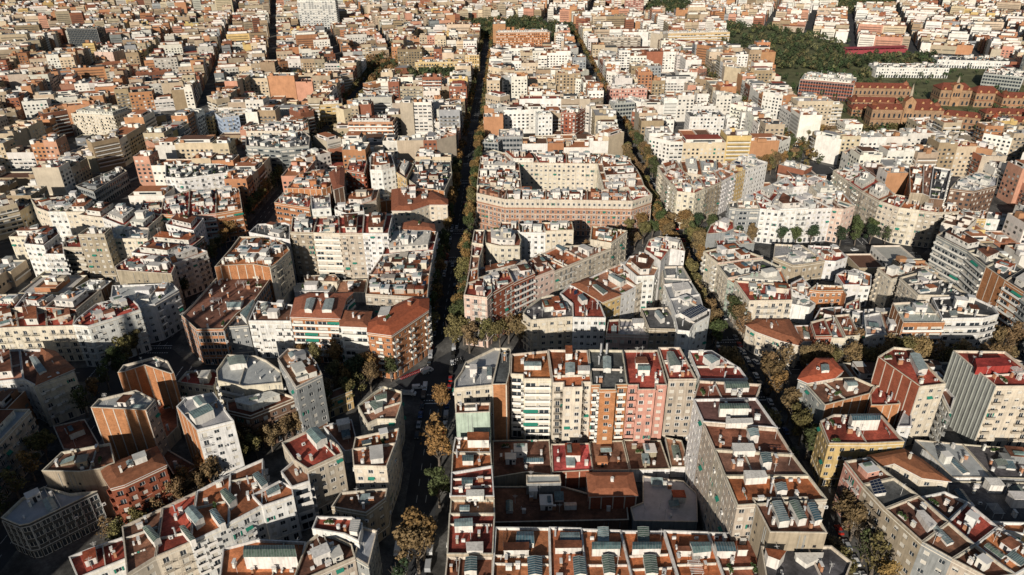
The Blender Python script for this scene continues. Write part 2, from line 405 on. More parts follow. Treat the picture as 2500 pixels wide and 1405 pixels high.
# ---------------------------------------------------------------- the houses traced from the photograph
HOUSES = """-53.6,-241.8 -55.6,-247.4 -55.6,-252.2 -42,-250.3 -38.9,-226.3 -41.4,-225.9 -52.3,-235.5|29|c G p c -|0|0|1
-41.9,-251.4 -36.7,-251.3 -35.5,-243.6 -35,-227.6 -39.1,-227.5|30|y D x o -|1|0|1
-35.2,-244.9 -30.6,-245.4 -30.4,-248.1 -20.4,-248.3 -20.8,-229.7 -34.8,-231.9|30|c T n y -|2|0|1
-20.1,-252.1 -16.3,-252 -16.5,-255 -9.7,-254.9 -9.5,-251.9 -6.2,-251.9 -5.6,-231.3 -20.7,-230.6|31|c T b c -|3|0|1
-6.4,-253.7 -3.5,-253.7 -3.8,-256.5 1.9,-256.5 2.3,-253.7 6.4,-253.6 7.9,-231.5 -5.1,-230.9|31|o D b r -|4|0|1
6.7,-252.6 10.4,-252.6 9.9,-255.4 16.2,-255.4 16.7,-252.7 20.8,-252.8 21.8,-230.2 8.4,-230|30|p R b r -|5|0|1
22,-249.5 32.2,-249.5 30.7,-228.4 22.4,-228.3|30|b R p b -|6|0|1
33.1,-250.9 50.1,-251.2 49.3,-244.3 42,-232.4 33.2,-232.2|31|w R p c -|7|0|1
31.6,-254.5 26.8,-265.8 48.2,-265.5 52.7,-257|33|c T p c -|8|1|5
26.8,-265.8 27.2,-277.7 50.1,-281.2 48.2,-265.5|33.5|w P p c -|8|2|5
27.2,-277.7 27.6,-290.5 50.9,-293.1 50.1,-281.2|33|b T p c -|8|3|5
27.6,-290.5 27.7,-302 52.3,-302.3 50.9,-293.1|33|b T p c -|8|4|5
27.7,-302 27.9,-313.8 53.9,-311.9 52.3,-302.3|33|b T p c -|8|5|5
33.8,-323.5 49,-324 48.6,-310.8 33,-310.9|33|b N p t -|9|0|1
30.1,-336.4 46.3,-336.6 51.2,-333.5 55,-328.5 51.8,-323 32.6,-322.9|27|n D x t -|10|0|1
-54.4,-263.8 -42.6,-263.3 -42.5,-258.1 -54.6,-258.4|27|m T x m -|11|0|1
-54.6,-268.2 -55,-275.7 -42.1,-276.1 -42.6,-268.2|20|w T p t -|12|1|6
-55,-275.7 -54.7,-285.7 -41.6,-282.7 -42.1,-276.1|20|c T p c -|12|2|6
-54.7,-285.7 -54.2,-296.2 -40.7,-296.4 -41.6,-282.7|20.3|w R p t -|12|3|6
-54.2,-296.2 -54.1,-303.4 -40.4,-303.5 -40.7,-296.4|19|c T p c -|12|4|6
-54.1,-303.4 -53.7,-318.6 -40.7,-318.8 -40.4,-303.5|20.5|b R p t -|12|5|6
-53.7,-318.6 -53.8,-329.7 -40.8,-329.9 -40.7,-318.8|19.5|c T p c -|12|6|6
-41.1,-335.3 -25.2,-335.5 -24.3,-309 -40.1,-308.5|20|w T p w -|13|1|6
-25.2,-335.5 -15.1,-335.7 -14.9,-309.5 -24.3,-309|20.3|w T p w -|13|2|6
-15.1,-335.7 -2.2,-335.8 -3.4,-310.2 -14.9,-309.5|20|w T p w -|13|3|6
-2.2,-335.8 10.2,-336 9.2,-310.6 -3.4,-310.2|19.8|w T p w -|13|4|6
10.2,-336 22.6,-336.2 21.9,-311.4 9.2,-310.6|20.2|w T p w -|13|5|6
22.6,-336.2 34.9,-336.3 34.2,-311.9 21.9,-311.4|20|w T p w -|13|6|6
-41.7,-273.1 -30,-270.6 -21.1,-272.1 -21,-253.5 -42.1,-253.6|6|t N x t -|14|0|1
-21,-273.1 -6.8,-272.1 -6.7,-258 -20.6,-258.3|8|r V x r -|15|0|1
-6.5,-270.7 6.3,-270.7 6.1,-255 -6.1,-255.3|6.5|o T x w -|16|0|1
6.7,-270 20.8,-269.7 20.3,-254.6 6.6,-253.9|6|t N x w -|17|0|1
-30.2,-279.4 -18.5,-279.1 -18.6,-275.3 -30.1,-275.2|9|g G x g -|18|0|1
-40.9,-292.1 2.9,-291.6 3.4,-284.7 -17.3,-276.2 -41.7,-275.8|4.5|n N x n -|19|0|1
-9.5,-286.4 6,-286.2 6.1,-275.9 -9.3,-275.7|10|r B x r -|20|0|1
8.6,-285 4.1,-287.2 4.3,-293 24.8,-293.7 27.5,-281.2 24.3,-275.3 10.7,-272.5|5.5|g G x g -|21|0|1
21.6,-267.7 26.7,-267.8 28.5,-259.4 28.5,-253.6 22.7,-251.5|5|t T x w -|22|0|1
-45.5,-181.6 -43.4,-176.8 -43.5,-169 -50,-164 -54.8,-167.2 -56,-178.8|27|s R b r -|23|0|1
-45.6,-178.4 -33.4,-164.2 -36.4,-150.3 -50.2,-160.2|26|r R b t -|24|1|6
-33.4,-164.2 -22.9,-154.4 -27.5,-138.9 -36.4,-150.3|25|r W n n -|24|2|6
-22.9,-154.4 -13,-146.5 -19.8,-127.7 -27.5,-138.9|23|s T p s -|24|3|6
-13,-146.5 2.9,-133 -9.1,-116.9 -19.8,-127.7|22|b T b c -|24|4|6
2.9,-133 18.6,-120 8.1,-115.3 -9.1,-116.9|22|b T b c -|24|5|6
18.6,-120 29.5,-104.1 10.9,-97 8.1,-115.3|25|c T b c -|24|6|6
-50.4,-156.4 -50.9,-143.4 -55.2,-146 -55.8,-161.2|23|c T b c -|25|1|4
-50.9,-143.4 -50.5,-129.5 -55.1,-129.4 -55.2,-146|23|p T b w -|25|2|4
-50.5,-129.5 -49.3,-115.7 -55.2,-113.5 -55.1,-129.4|22|c R p w -|25|3|4
-49.3,-115.7 -48.9,-96.5 -54.7,-96.4 -55.2,-113.5|23|p T b c -|25|4|4
-43,-141.5 -29.9,-134.6 -26.4,-126.3 -36.5,-125.1 -51,-132.3 -50.6,-144.9|17|w T p w -|26|0|1
-40.7,-115.8 -29.6,-116 -28.6,-107.8 -31,-94.6 -48.6,-94.2 -48.1,-111.5|22|c T p c -|27|0|1
-40.9,-95.6 -29.3,-98.1 -30,-86 -40,-85.3|23|c T p w -|28|1|3
-29.3,-98.1 -15,-99.1 -16.3,-86.8 -30,-86|22|w T p w -|28|2|3
-15,-99.1 0.7,-97.7 0.7,-86.3 -16.3,-86.8|23|c T p c -|28|3|3
-25.8,-188.2 -6.8,-185.5 -6.1,-170 -15.2,-165.1 -20.6,-167.3 -27.3,-176.4 -29.3,-182.2|19|c D b c -|29|0|1
7.4,-188.6 6.4,-175.8 3.2,-164.1 -6.2,-157.5 -11.4,-165.4 -6.3,-175.5 -7.1,-187.9|20|w R p w -|30|0|1
7.3,-192.9 13.1,-193 15,-179.9 9.9,-180.5|14|s R p w -|31|1|2
13.1,-193 26.1,-194 24.4,-180.8 15,-179.9|14|s G b w -|31|2|2
38.4,-194.1 39.2,-183 38,-174.5 25.5,-175.4 26.1,-193.2|17|t D p b -|32|0|1
42.1,-200.6 45.1,-195.1 54,-187.7 55.6,-182.4 49.8,-178.2 38.3,-187.4 37.1,-199.6|20|w D p w -|33|0|1
52.6,-180 53.7,-169.4 38.9,-173.7 38.4,-188.4|21|w G p w -|34|1|3
53.7,-169.4 52.9,-156.5 39.1,-159.5 38.9,-173.7|20.5|w G b w -|34|2|3
52.9,-156.5 52.3,-139.9 41.6,-140.5 39.1,-159.5|21|c G p w -|34|3|3
39.1,-148.3 46.8,-133.7 53.4,-137.1 54.4,-121.4 43.6,-118.7 37.8,-122.6 33.4,-134.7|28|o R x w -|35|0|1
7.6,-174.3 17.2,-167.6 3.8,-150.1 -5.4,-156.6|20|y B p y -|36|1|3
17.2,-167.6 25.6,-159.8 13.6,-141.5 3.8,-150.1|20|w T p w -|36|2|3
25.6,-159.8 35.9,-149.9 24.1,-133.5 13.6,-141.5|20.5|c T b c -|36|3|3
26.2,-156.6 34.9,-155.9 41.2,-141.1 34.8,-131.7 26.2,-134.3 21.8,-144.3|24|w T p w -|37|0|1
-55.4,-41 -37.8,-52.5 -36.3,-34.3 -54.4,-27|24|r T q c -|38|1|5
-37.8,-52.5 -12.8,-53.7 -11.7,-35.9 -36.3,-34.3|24|r T q c -|38|2|5
-12.8,-53.7 12.5,-55.2 14.4,-37.1 -11.7,-35.9|24|r T q c -|38|3|5
12.5,-55.2 39.8,-57.3 38.1,-37.8 14.4,-37.1|24|r T q c -|38|4|5
39.8,-57.3 53.7,-46.7 51.6,-30 38.1,-37.8|24|r R q c -|38|5|5
-54.8,19.3 -34,18.7 -42.1,41.9 -55.6,32.4|24|c T p c -|39|1|5
-34,18.7 -13.8,17.4 -17.5,40.3 -42.1,41.9|24|c T p c -|39|2|5
-13.8,17.4 5.2,15.8 6.9,38.8 -17.5,40.3|24|c R p c -|39|3|5
5.2,15.8 25.2,14.1 34.8,38 6.9,38.8|24|c T p c -|39|4|5
25.2,14.1 50.6,16.2 51.6,26.2 34.8,38|24|c T p c -|39|5|5
-55.1,18.6 -55.6,3.8 -27.5,1.3 -27.8,17.1|24|c T p w -|40|1|3
-55.6,3.8 -55.6,-11.6 -27.3,-14.9 -27.5,1.3|24|c R p w -|40|2|3
-55.6,-11.6 -55.7,-27 -27.1,-34.6 -27.3,-14.9|24|c T p w -|40|3|3
26.8,14.1 25.9,-3.6 52.2,0.6 50.5,15.5|24|c T p w -|41|1|3
25.9,-3.6 25.6,-19.5 52.3,-15.6 52.2,0.6|24|c T p w -|41|2|3
25.6,-19.5 25,-36.9 51.6,-30 52.3,-15.6|24|c T p w -|41|3|3
-173,-193.3 -161.2,-193.2 -159.8,-180.1 -155.5,-167.5 -154.7,-145.8 -158.3,-143.8 -174.7,-141.3 -182,-144.4 -183.5,-170.5 -184.6,-181|19|o N g o -|42|0|1
-152,-188.6 -153,-184.6 -152.9,-171.5 -156,-166.4 -160.5,-178.4 -162.5,-190.1|18|g D p w -|43|0|1
-132.7,-188.7 -134.1,-183.7 -135.7,-174 -153.1,-170 -152.9,-175 -151.7,-188|20|w N b w -|44|0|1
-109.5,-193.6 -110.3,-175.9 -108.3,-170.2 -128.5,-169.4 -133.5,-174.7 -131.2,-191.6|24|o B n w -|45|0|1
-108.2,-198.3 -96.3,-199.5 -96.9,-186.2 -109.4,-184.6 -109.5,-193.2|23|w B n w -|46|0|1
-85.3,-206.1 -71.8,-185.3 -72.7,-174.9 -80.1,-173.6 -88.7,-182.3 -96.7,-196 -95.6,-203.5|23|o O b o -|47|0|1
-73.5,-172.4 -74.8,-147.6 -104.9,-147.8 -102.9,-168.1|22|b T b o -|48|1|3
-74.8,-147.6 -75.4,-120.4 -101.7,-125.3 -104.9,-147.8|21.5|c T b w -|48|2|3
-75.4,-120.4 -75.1,-95.5 -102.3,-96.9 -101.7,-125.3|22|w R b w -|48|3|3
-76.2,-100 -77.8,-90 -89.7,-83.9 -95.2,-87.8 -95.3,-96.8|24|o B p o -|49|0|1
-151.7,-112.9 -139.2,-114.2 -142.4,-92.1 -156.1,-91.8|30|t R b r -|50|1|4
-139.2,-114.2 -124.9,-115.5 -130.8,-91.3 -142.4,-92.1|30|c R n c -|50|2|4
-124.9,-115.5 -112.8,-115.8 -116.7,-89.4 -130.8,-91.3|30|b R b c -|50|3|4
-112.8,-115.8 -99.1,-116.1 -100.6,-88.7 -116.7,-89.4|30|w R b w -|50|4|4
-157,-114.3 -151.7,-116 -157.2,-95.5 -160.5,-92.8 -175.2,-94.6 -176.6,-105.9|27|w D x w -|51|0|1
-162.6,-143.1 -153.2,-146.7 -151.6,-143.4 -148.7,-127.2 -152.9,-119.6 -162.4,-110 -180.7,-109.2 -180.3,-124.6 -180.8,-145.8 -178.7,-144.5|26|c T b o F|52|0|1
-125.8,-136.8 -110.4,-137.2 -111.8,-122.2 -126.2,-123.3 -125.9,-132.7|6|n T x c -|53|0|1
-147.3,-135.6 -129.3,-135.1 -128.4,-128.4 -135.6,-124.8 -150.6,-126.2|6|w G x w -|54|0|1
-143.6,-127.1 -126.4,-128.8 -125.4,-126.2 -129.1,-120 -145.9,-121.4|8|c T x c -|55|0|1
-184.6,-232.3 -178.8,-227.9 -165.9,-234.1 -165.2,-233.3 -170.9,-225.4 -176.8,-222.1 -187.2,-227.8 -186.9,-232.9|24|o D x o -|56|0|1
-162.9,-260.3 -162.3,-254.5 -171.9,-248.5 -182.9,-253.6 -183.2,-258.4|27|g G p o F|57|0|1
-142.3,-269 -131.4,-264.1 -135,-259.9 -144.4,-247.7 -153.5,-250.7 -154.6,-255.9|25|w G b o L|58|0|1
-161.9,-228.4 -152.8,-230.3 -153.4,-221.9 -156.7,-218.8 -167.6,-219.6 -168.5,-226.9|15|c R p c -|59|0|1
-148.5,-234.6 -137.2,-238.5 -123,-236.4 -125.9,-228.5 -133.7,-221 -139,-217.7 -150.9,-216.5 -151.4,-227.5|21|c G n c -|60|0|1
-140.4,-248.4 -131.1,-251.6 -117.1,-240.8 -126.6,-235.8 -143.1,-242.2|17|n T b w -|61|0|1
-113.8,-247.7 -106.1,-239.8 -109.6,-232.7 -115.8,-223.1 -123.8,-221.7 -125.9,-228.8|27|g T p w -|62|0|1
-99.6,-225.9 -103.1,-222.4 -108.2,-226.2 -108.5,-232.9|9|y N b y -|63|0|1
-86.8,-257.9 -83.8,-255.3 -76.9,-255.4 -76.2,-245.8 -77.1,-238.8 -84.4,-235.3 -87.9,-239.8 -92.3,-247.3|18|c T p t -|64|0|1
-89.2,-267.6 -88.8,-274.7 -74.6,-271.8 -74.7,-263|20|c T p w -|65|1|2
-88.8,-274.7 -86.8,-282.8 -75.9,-283.4 -74.6,-271.8|21|c T p t -|65|2|2
-106.6,-280.8 -100.9,-285.3 -91.2,-277.9 -93.4,-274.1 -98,-270.1 -103.2,-263.8 -112.9,-272.3|22|b R p b -|66|0|1
-104.8,-291.1 -99.8,-288.6 -101.7,-283.4 -107.5,-279.1 -110.2,-284.1|20|w N n w -|67|0|1
-112.1,-298.2 -103.7,-293.9 -105.2,-290 -110,-287.3 -116.9,-293.4|19|w T p w -|68|0|1
-142.7,-322.3 -137.4,-316.3 -143.5,-297.4 -152.4,-304.9|18|b N p b -|69|1|4
-137.4,-316.3 -129.6,-311.2 -135.5,-290.5 -143.5,-297.4|18|c R b w -|69|2|4
-129.6,-311.2 -120.6,-304.4 -127.6,-282.7 -135.5,-290.5|18|w T b w -|69|3|4
-120.6,-304.4 -112.6,-297.2 -118.8,-276.1 -127.6,-282.7|18.3|w T b w -|69|4|4
-159.6,-319.1 -155.8,-316.7 -146.5,-310.9 -154,-304.4 -162,-308.7 -166.2,-311.6|13|w R p w -|70|0|1
-95.2,-323.3 -95.9,-310.6 -98.1,-310.4 -110.8,-309.4 -119.6,-312.5 -116.9,-323|17|w T x w -|71|0|1
-95.6,-326.1 -93.7,-326.1 -79.8,-318 -81.7,-313.5 -91.6,-308.1 -94.9,-312.6|19|b N p b -|72|0|1
-83.9,-311.4 -79.3,-314.1 -79.4,-307.5 -83,-305 -93.6,-304.5 -93.9,-309.3|21|w R p w -|73|0|1
-80.5,-298.5 -75.4,-292.6 -75.4,-288.1 -90.1,-289.5 -91.8,-295.8|16|t N p w -|74|0|1
-75.8,-320.2 -75.4,-307.5 -80.1,-306 -80.5,-317.1|18|g G p g -|75|0|1
-186.4,-301.1 -183.9,-300.4 -170,-286.9 -178.2,-287.9 -188.4,-284.6 -192.6,-289.5 -194.1,-297.9|15|d G g g -|76|0|1
-166.3,-286.2 -162.1,-290.6 -158.7,-289.1 -149.3,-280.4 -156.2,-271.6 -166.7,-279 -171.1,-280|20|r B b t -|77|0|1
-175.2,-284.3 -169.3,-283 -165.9,-280.1 -172.1,-270.4 -186.3,-274.7 -187.8,-283.7|21|t N x t -|78|0|1
-212,-330 -212,-305 -230,-305 -230,-330|20|n D n c -|79|1|4
-212,-305 -212,-285 -230,-285 -230,-305|20|g N b c -|79|2|4
-212,-285 -212,-268 -230,-268 -230,-285|21|g D b c -|79|3|4
-212,-268 -212,-250 -230,-250 -230,-268|20|b G b c -|79|4|4
-218.8,-236 -214.3,-232.1 -208.2,-226.8 -212.7,-223.1 -224.2,-213.3 -214.1,-221.8|20|c N b t -|80|0|1
-237.8,-232.8 -226.1,-230.7 -240.5,-209.3 -252.4,-210.2|20|w T p t -|81|1|3
-226.1,-230.7 -217.8,-235.5 -230.6,-209.9 -240.5,-209.3|20|w N p w -|81|2|3
-217.8,-235.5 -209.2,-225 -224.2,-212 -230.6,-209.9|20.5|c B b t -|81|3|3
-219.1,-194.7 -202.7,-180.5 -206,-175.7 -214.3,-167.3 -225.6,-174.7 -227.3,-187.7 -226.2,-193.4|22|w R b w -|82|0|1
-264.5,-190.8 -253.2,-189.8 -265.7,-172 -275.4,-173.8|19|c T b c -|83|1|3
-253.2,-189.8 -240.8,-189.4 -251.3,-172.3 -265.7,-172|19|c R b c -|83|2|3
-240.8,-189.4 -229.4,-189 -235.5,-175.3 -251.3,-172.3|19|c R b c -|83|3|3
-275.5,-172.6 -262.9,-175.5 -266.3,-160.8 -281.4,-161.2|20|c R p c -|84|1|3
-262.9,-175.5 -248.7,-175.8 -248.8,-164.7 -266.3,-160.8|21|w N p c -|84|2|3
-248.7,-175.8 -233.2,-178.4 -232,-158.5 -248.8,-164.7|21|b N p r -|84|3|3
-223.9,-165.6 -216.6,-163.6 -205.9,-174.9 -200.6,-171.6 -194.9,-158.2 -200.9,-151.3 -229.4,-153|20|w G b w -|85|0|1
-230.4,-144.3 -201.4,-148.9 -203.2,-140 -212.8,-129.7 -231.3,-128.4 -233.3,-140.2|24|c R p t F|86|0|1
-251.9,-110.9 -252.7,-102.2 -265.3,-102.3 -265.8,-111.1|29|t N p n -|87|0|1
-234.9,-101.4 -240.5,-86.7 -263.1,-84.1 -255.8,-101.5|22|c W p w -|88|0|1
-243.6,-151.7 -238.7,-147.3 -238.2,-138.7 -249.9,-136.8 -252.7,-145.5|15|w W x n -|89|0|1
-287.3,-109.4 -287.7,-93.8 -294.1,-85.4 -305.5,-93.4 -299.5,-106.8|22|w N p w -|90|0|1
-274.5,-114.4 -283.7,-99.1 -291.3,-99.9 -284.8,-114.1|19|w N b w -|91|0|1
-268,-108.3 -278.5,-91.5 -284.9,-93.4 -278.7,-107.5|20|b R n b -|92|0|1
-304,-95.2 -290.3,-90.5 -297.3,-80.9 -316.1,-84.7 -315.6,-94.9|21|c N p c -|93|0|1
-327.7,-48.3 -316.3,-55.7 -301.2,-49 -321.8,-29.6 -330.8,-31.9 -340.4,-33|20|c T p c -|94|0|1
-316.3,-55.7 -305.5,-56 -313.1,-23.2 -321.8,-29.6|20|w N p w -|95|1|3
-305.5,-56 -292,-56.3 -293.5,-39.3 -313.1,-23.2|20|c D p c -|95|2|3
-292,-56.3 -275.9,-63.7 -281.2,-49.5 -293.5,-39.3|19|b T p w -|95|3|3
-234.5,-79.1 -214.5,-89 -215.6,-70.8 -235.3,-64.7|21|w R p w -|96|1|1
-214.6,-123.5 -207.3,-110.9 -234.5,-104.6 -236.4,-117.6|21|w R p w -|97|1|2
-207.3,-110.9 -205.3,-97.5 -233.3,-90.8 -234.5,-104.6|21|n R b w -|97|2|2
-216.1,-119.9 -208.7,-132.2 -196.5,-116.7 -208.1,-109.1|21|w T b w -|98|1|1
-262.8,-52.4 -245.6,-61 -254.9,-35.2 -268,-34.9|19|c R n c -|99|1|4
-245.6,-61 -227.4,-64.9 -244.4,-19.7 -254.9,-35.2|20|o R n c -|99|2|4
-227.4,-64.9 -212.4,-60.7 -228,-17.4 -244.4,-19.7|20|p R n c -|99|3|4
-212.4,-60.7 -198.7,-54 -212.6,-17.8 -228,-17.4|20|o T n o -|99|4|4
-294.8,-60.9 -278.3,-65.9 -277.2,-44.7 -290.4,-41.9|20|c T p w -|100|1|3
-278.3,-65.9 -258.7,-79.5 -259.9,-54.8 -277.2,-44.7|20|w R p w -|100|2|3
-258.7,-79.5 -244,-84.1 -244.2,-62.2 -259.9,-54.8|20|c R p r -|100|3|3
-267,-1.9 -254.3,-5.2 -234.9,3.1 -226.9,5.9 -233.4,21.7 -240.8,25.1 -278.2,24.6|23|w D b w -|101|0|1
-318.6,-1.6 -315.9,40.8 -325.1,51.1 -337,10.4|13|g D g g -|102|0|1
85.3,-98.5 91.6,-93.6 94.3,-82.5 90.7,-77.1 79.9,-87.7 74.3,-100.6|21|o R x g -|103|0|1
79.3,-107.5 100.4,-104.7 99.4,-88.7 92.9,-85 86.1,-88.4 79.9,-97.8|17|g R x g -|104|0|1
67.1,-122.8 71,-136.8 96.1,-130.5 83.6,-115.9|21|c N b s -|105|1|4
71,-136.8 72.2,-151.4 102.4,-140.8 96.1,-130.5|20|c D b s -|105|2|4
72.2,-151.4 74.1,-156.1 99.5,-161.1 102.4,-140.8|19|m T b w -|105|3|4
74.1,-156.1 75,-176.3 94.9,-176 99.5,-161.1|21|c R b o -|105|4|4
75.6,-188.5 84.1,-196.2 90.7,-200.2 93.1,-197.1 94,-178.3 79.7,-177.7 72.9,-183.1|12|c B p c -|106|0|1
94,-194.8 100.3,-194.6 103.7,-180.4 96.3,-180.6|10|w T p w -|107|0|1
98.3,-197.6 105.7,-197.5 108.3,-182.6 100.8,-185.7|15|r R p w -|108|1|3
105.7,-197.5 111.3,-198.2 114,-180.1 108.3,-182.6|14|c R p w -|108|2|3
111.3,-198.2 118,-197.5 121.2,-178.9 114,-180.1|15|c T b c -|108|3|3
120.7,-197.2 129.8,-196.7 136.1,-177.8 127.5,-180.3|15|w G p w -|109|1|2
129.8,-196.7 138.9,-196.3 142,-176.6 136.1,-177.8|15|c T p w -|109|2|2
152.7,-198.7 155,-180 138.3,-181.4 134.6,-198.6|22|o G n o L|110|0|1
170.1,-197 178.8,-193.7 180.3,-186.6 175.7,-177.5 157.5,-178.8 152,-197.1|23|w D n w -|111|0|1
152.5,-176 175.9,-177.1 170.5,-150.8 152.7,-158.5|23|c D b c -|112|0|1
150.3,-156.4 156,-153.5 175.7,-142.7 163.8,-142.1 149.3,-143.8|21|c T b c -|113|0|1
107.3,-116.3 114.4,-126.2 119.7,-125.4 133.3,-121.3 128.5,-101.8 113.8,-99.5|14|t G p t -|114|0|1
135.3,-117.3 140.8,-118.3 149.4,-113.1 148.5,-99.9 133.7,-97.6|12|w R p w -|115|0|1
116.5,-156.6 128.1,-156.2 127.6,-160.9 129.6,-151.7 116.8,-150.2 112.1,-155|15|o T p o L|116|0|1
104.7,-150.8 110.6,-159.9 115.5,-151 115.1,-138.4 106.9,-144.7|13|w T p w -|117|0|1
101.9,-160.2 109.7,-163.9 113.9,-160.4 109.5,-146.9 104.1,-152.9|10|w W x w -|118|0|1
132.5,-146.8 140.9,-147 147.3,-132.5 140.1,-130.7 133.5,-135.6|13|w R p w -|119|0|1
123.1,-171.1 130.9,-169.9 135.9,-158.6 126.8,-164.2|12|c R p w -|120|0|1
134.6,-146.5 146.6,-146.7 152.8,-134 146.7,-127.1 137,-133.7|12|w T p w -|121|0|1
104.2,-181.1 116.8,-181.3 122.8,-168.7 111.9,-169.8|13|w N p w -|122|1|3
116.8,-181.3 124.8,-186 131.9,-171.6 122.8,-168.7|12|w D p w -|122|2|3
124.8,-186 139.7,-182.4 145.5,-170.5 131.9,-171.6|13|w G p w -|122|3|3
192.4,-116.3 197.3,-136.3 210.7,-131.4 205.4,-105.9|26|g D n g -|123|1|5
197.3,-136.3 196.1,-153.7 212.8,-143.5 210.7,-131.4|26|g D n g -|123|2|5
196.1,-153.7 196.6,-168.2 212.9,-156.4 212.8,-143.5|26|o D n o -|123|3|5
196.6,-168.2 197.8,-179.6 215.5,-168.6 212.9,-156.4|26|o D n o -|123|4|5
197.8,-179.6 197.3,-195.4 214.4,-180 215.5,-168.6|26|g D n g -|123|5|5
185,-1.5 185.7,-23.3 206.6,-6.6 208.9,11.8|23|c R b c -|124|1|3
185.7,-23.3 186.8,-42.1 206.3,-23.9 206.6,-6.6|23|b R b c -|124|2|3
186.8,-42.1 189.7,-58.5 204.2,-47.7 206.3,-23.9|23|b T b c -|124|3|3
189.7,-58.5 196.1,-69.8 210.4,-51.7 204.2,-47.7|23|c R b c -|125|1|4
196.1,-69.8 205.9,-74.2 217.3,-55.6 210.4,-51.7|23|c T b c -|125|2|4
205.9,-74.2 215.1,-77.8 225,-59.4 217.3,-55.6|23|b R b c -|125|3|4
215.1,-77.8 227.7,-76.5 232.4,-66.8 225,-59.4|23|b T b c -|125|4|4
235.3,-65.5 252.7,-66.6 260.2,-55.6 243.8,-52.8|14|y T p w -|126|1|3
252.7,-66.6 263,-69.1 269.7,-60.6 260.2,-55.6|14|w W p w -|126|2|3
263,-69.1 275.6,-73.2 281.5,-64.3 269.7,-60.6|14|c D p w -|126|3|3
205.3,-61.2 212,-62.6 241,-8.9 230.7,-10.1|29|o T p t -|127|1|3
212,-62.6 213.8,-67.5 246.9,-10.6 241,-8.9|29|w T p t -|127|2|3
213.8,-67.5 221,-70.1 255.1,-16.8 246.9,-10.6|28|w D b n -|127|3|3
251.6,-49.2 272.1,-39.4 283,-23.3 277.6,-11.5 256.2,-25.3 240.2,-43.8|25|n W p g -|128|0|1
97.2,-64.3 101.8,-66.3 104.6,-53.7 98.6,-56|22|g D b w -|129|1|6
101.8,-66.3 114.8,-66.6 116.5,-52.8 104.6,-53.7|22|g T n w -|129|2|6
114.8,-66.6 125.3,-70.1 123.5,-61.4 116.5,-52.8|22|w R b w -|129|3|6
125.3,-70.1 142.9,-68.2 135,-40.6 123.5,-61.4|23|w W b w -|129|4|6
142.9,-68.2 158,-66.3 150.8,-44.9 135,-40.6|22|w T p w -|129|5|6
158,-66.3 163.7,-68.8 163.5,-54 150.8,-44.9|22|s N p c -|129|6|6
166.2,-63.9 175.6,-58.4 167.9,-46.5 165.5,-50.1|20|s N p c -|130|1|4
175.6,-58.4 177.6,-36.5 161.1,-36 167.9,-46.5|20|w T p w -|130|2|4
177.6,-36.5 177.1,-12.4 161.5,-22.6 161.1,-36|20|c W p w -|130|3|4
177.1,-12.4 174.1,0 162,-8.5 161.5,-22.6|19|w R p w -|130|4|4
111,-57.2 127.5,-50.4 122.3,-32.3 107.2,-47.4|20|w R p w -|131|1|4
127.5,-50.4 137.1,-35.4 137.9,-19.2 122.3,-32.3|20|w R p o -|131|2|4
137.1,-35.4 150.2,-25 152.4,-5.3 137.9,-19.2|20|w W p w -|131|3|4
150.2,-25 160.6,-22.6 161.6,-7 152.4,-5.3|20|w R p w -|131|4|4
79.9,-47.7 88.8,-38.3 83.5,-35.5 77.4,-25.9 69.9,-29.8 69.6,-44.3|25|c R b c -|132|0|1
80.7,-45 89.4,-36.4 90.5,-14.9 82.8,-23.2|24|c R b c -|133|1|5
89.4,-36.4 102.9,-24.3 103.1,-3.5 90.5,-14.9|24|t R b c -|133|2|5
102.9,-24.3 116,-9.9 109.6,2.3 103.1,-3.5|24|w T b w -|133|3|5
116,-9.9 125.2,-1.8 120,14.6 109.6,2.3|24|y T p c -|133|4|5
125.2,-1.8 145.2,13.8 132.9,30.7 120,14.6|24|w W p w -|133|5|5
83.6,-31.7 84,-11.7 69.1,-22.3 70.6,-37.2|24|c T b c -|134|1|3
84,-11.7 82.3,4.8 67.7,-8 69.1,-22.3|24|b R b c -|134|2|3
82.3,4.8 83.1,18.8 67.7,8.7 67.7,-8|24|c T b c -|134|3|3
83.8,0.6 95.2,-6.3 101.4,28 86.9,24.8|22|c T b c -|135|1|2
95.2,-6.3 105.1,-5 113.7,27.6 101.4,28|22|c G b c -|135|2|2
78.4,-238.6 89.8,-235.7 95,-231.1 94.5,-222.6 88.2,-222.3 79.4,-231.4 76,-236.1|20|g O b c -|136|0|1
79.9,-249.2 80.3,-251.3 100.1,-244.4 103.9,-239.7 98.9,-234.1 89.8,-234.5 78.3,-238.7|19|g N p o F|137|0|1
98.7,-249 103.3,-249.1 110.1,-248.4 112.2,-236 106.3,-237 101.8,-241.7|17|o R x o F|138|0|1
72.7,-273.2 86.3,-273.5 98.6,-272.8 97.4,-258.8 80.7,-257.9 74.3,-261.6|20|y R p y -|139|0|1
112.3,-252.7 122.4,-251.1 121.6,-228.1 115.4,-226.7 106.1,-233.3|28|c R p r L|140|0|1
121.4,-258.9 127.2,-251.3 127.3,-245.9 124.4,-246.4|22|w N b g -|141|0|1
138.4,-254.3 157.3,-254.4 155.4,-232.1 136.1,-231.1|29|c R b G L|142|0|1
104.3,-258.9 109.3,-258.9 113.4,-250.9 111.3,-249.8|15|w G p w -|143|0|1
74.3,-282.1 75.5,-292.8 86.7,-289.9 83.1,-280.4|20|p N b p -|144|1|5
75.5,-292.8 77.7,-302.9 90.6,-297.6 86.7,-289.9|20|t D b t -|144|2|5
77.7,-302.9 82.2,-315.8 93.9,-308.4 90.6,-297.6|20|t N p t -|144|3|5
82.2,-315.8 87.5,-321.8 96.7,-316.9 93.9,-308.4|20|g N p t -|144|4|5
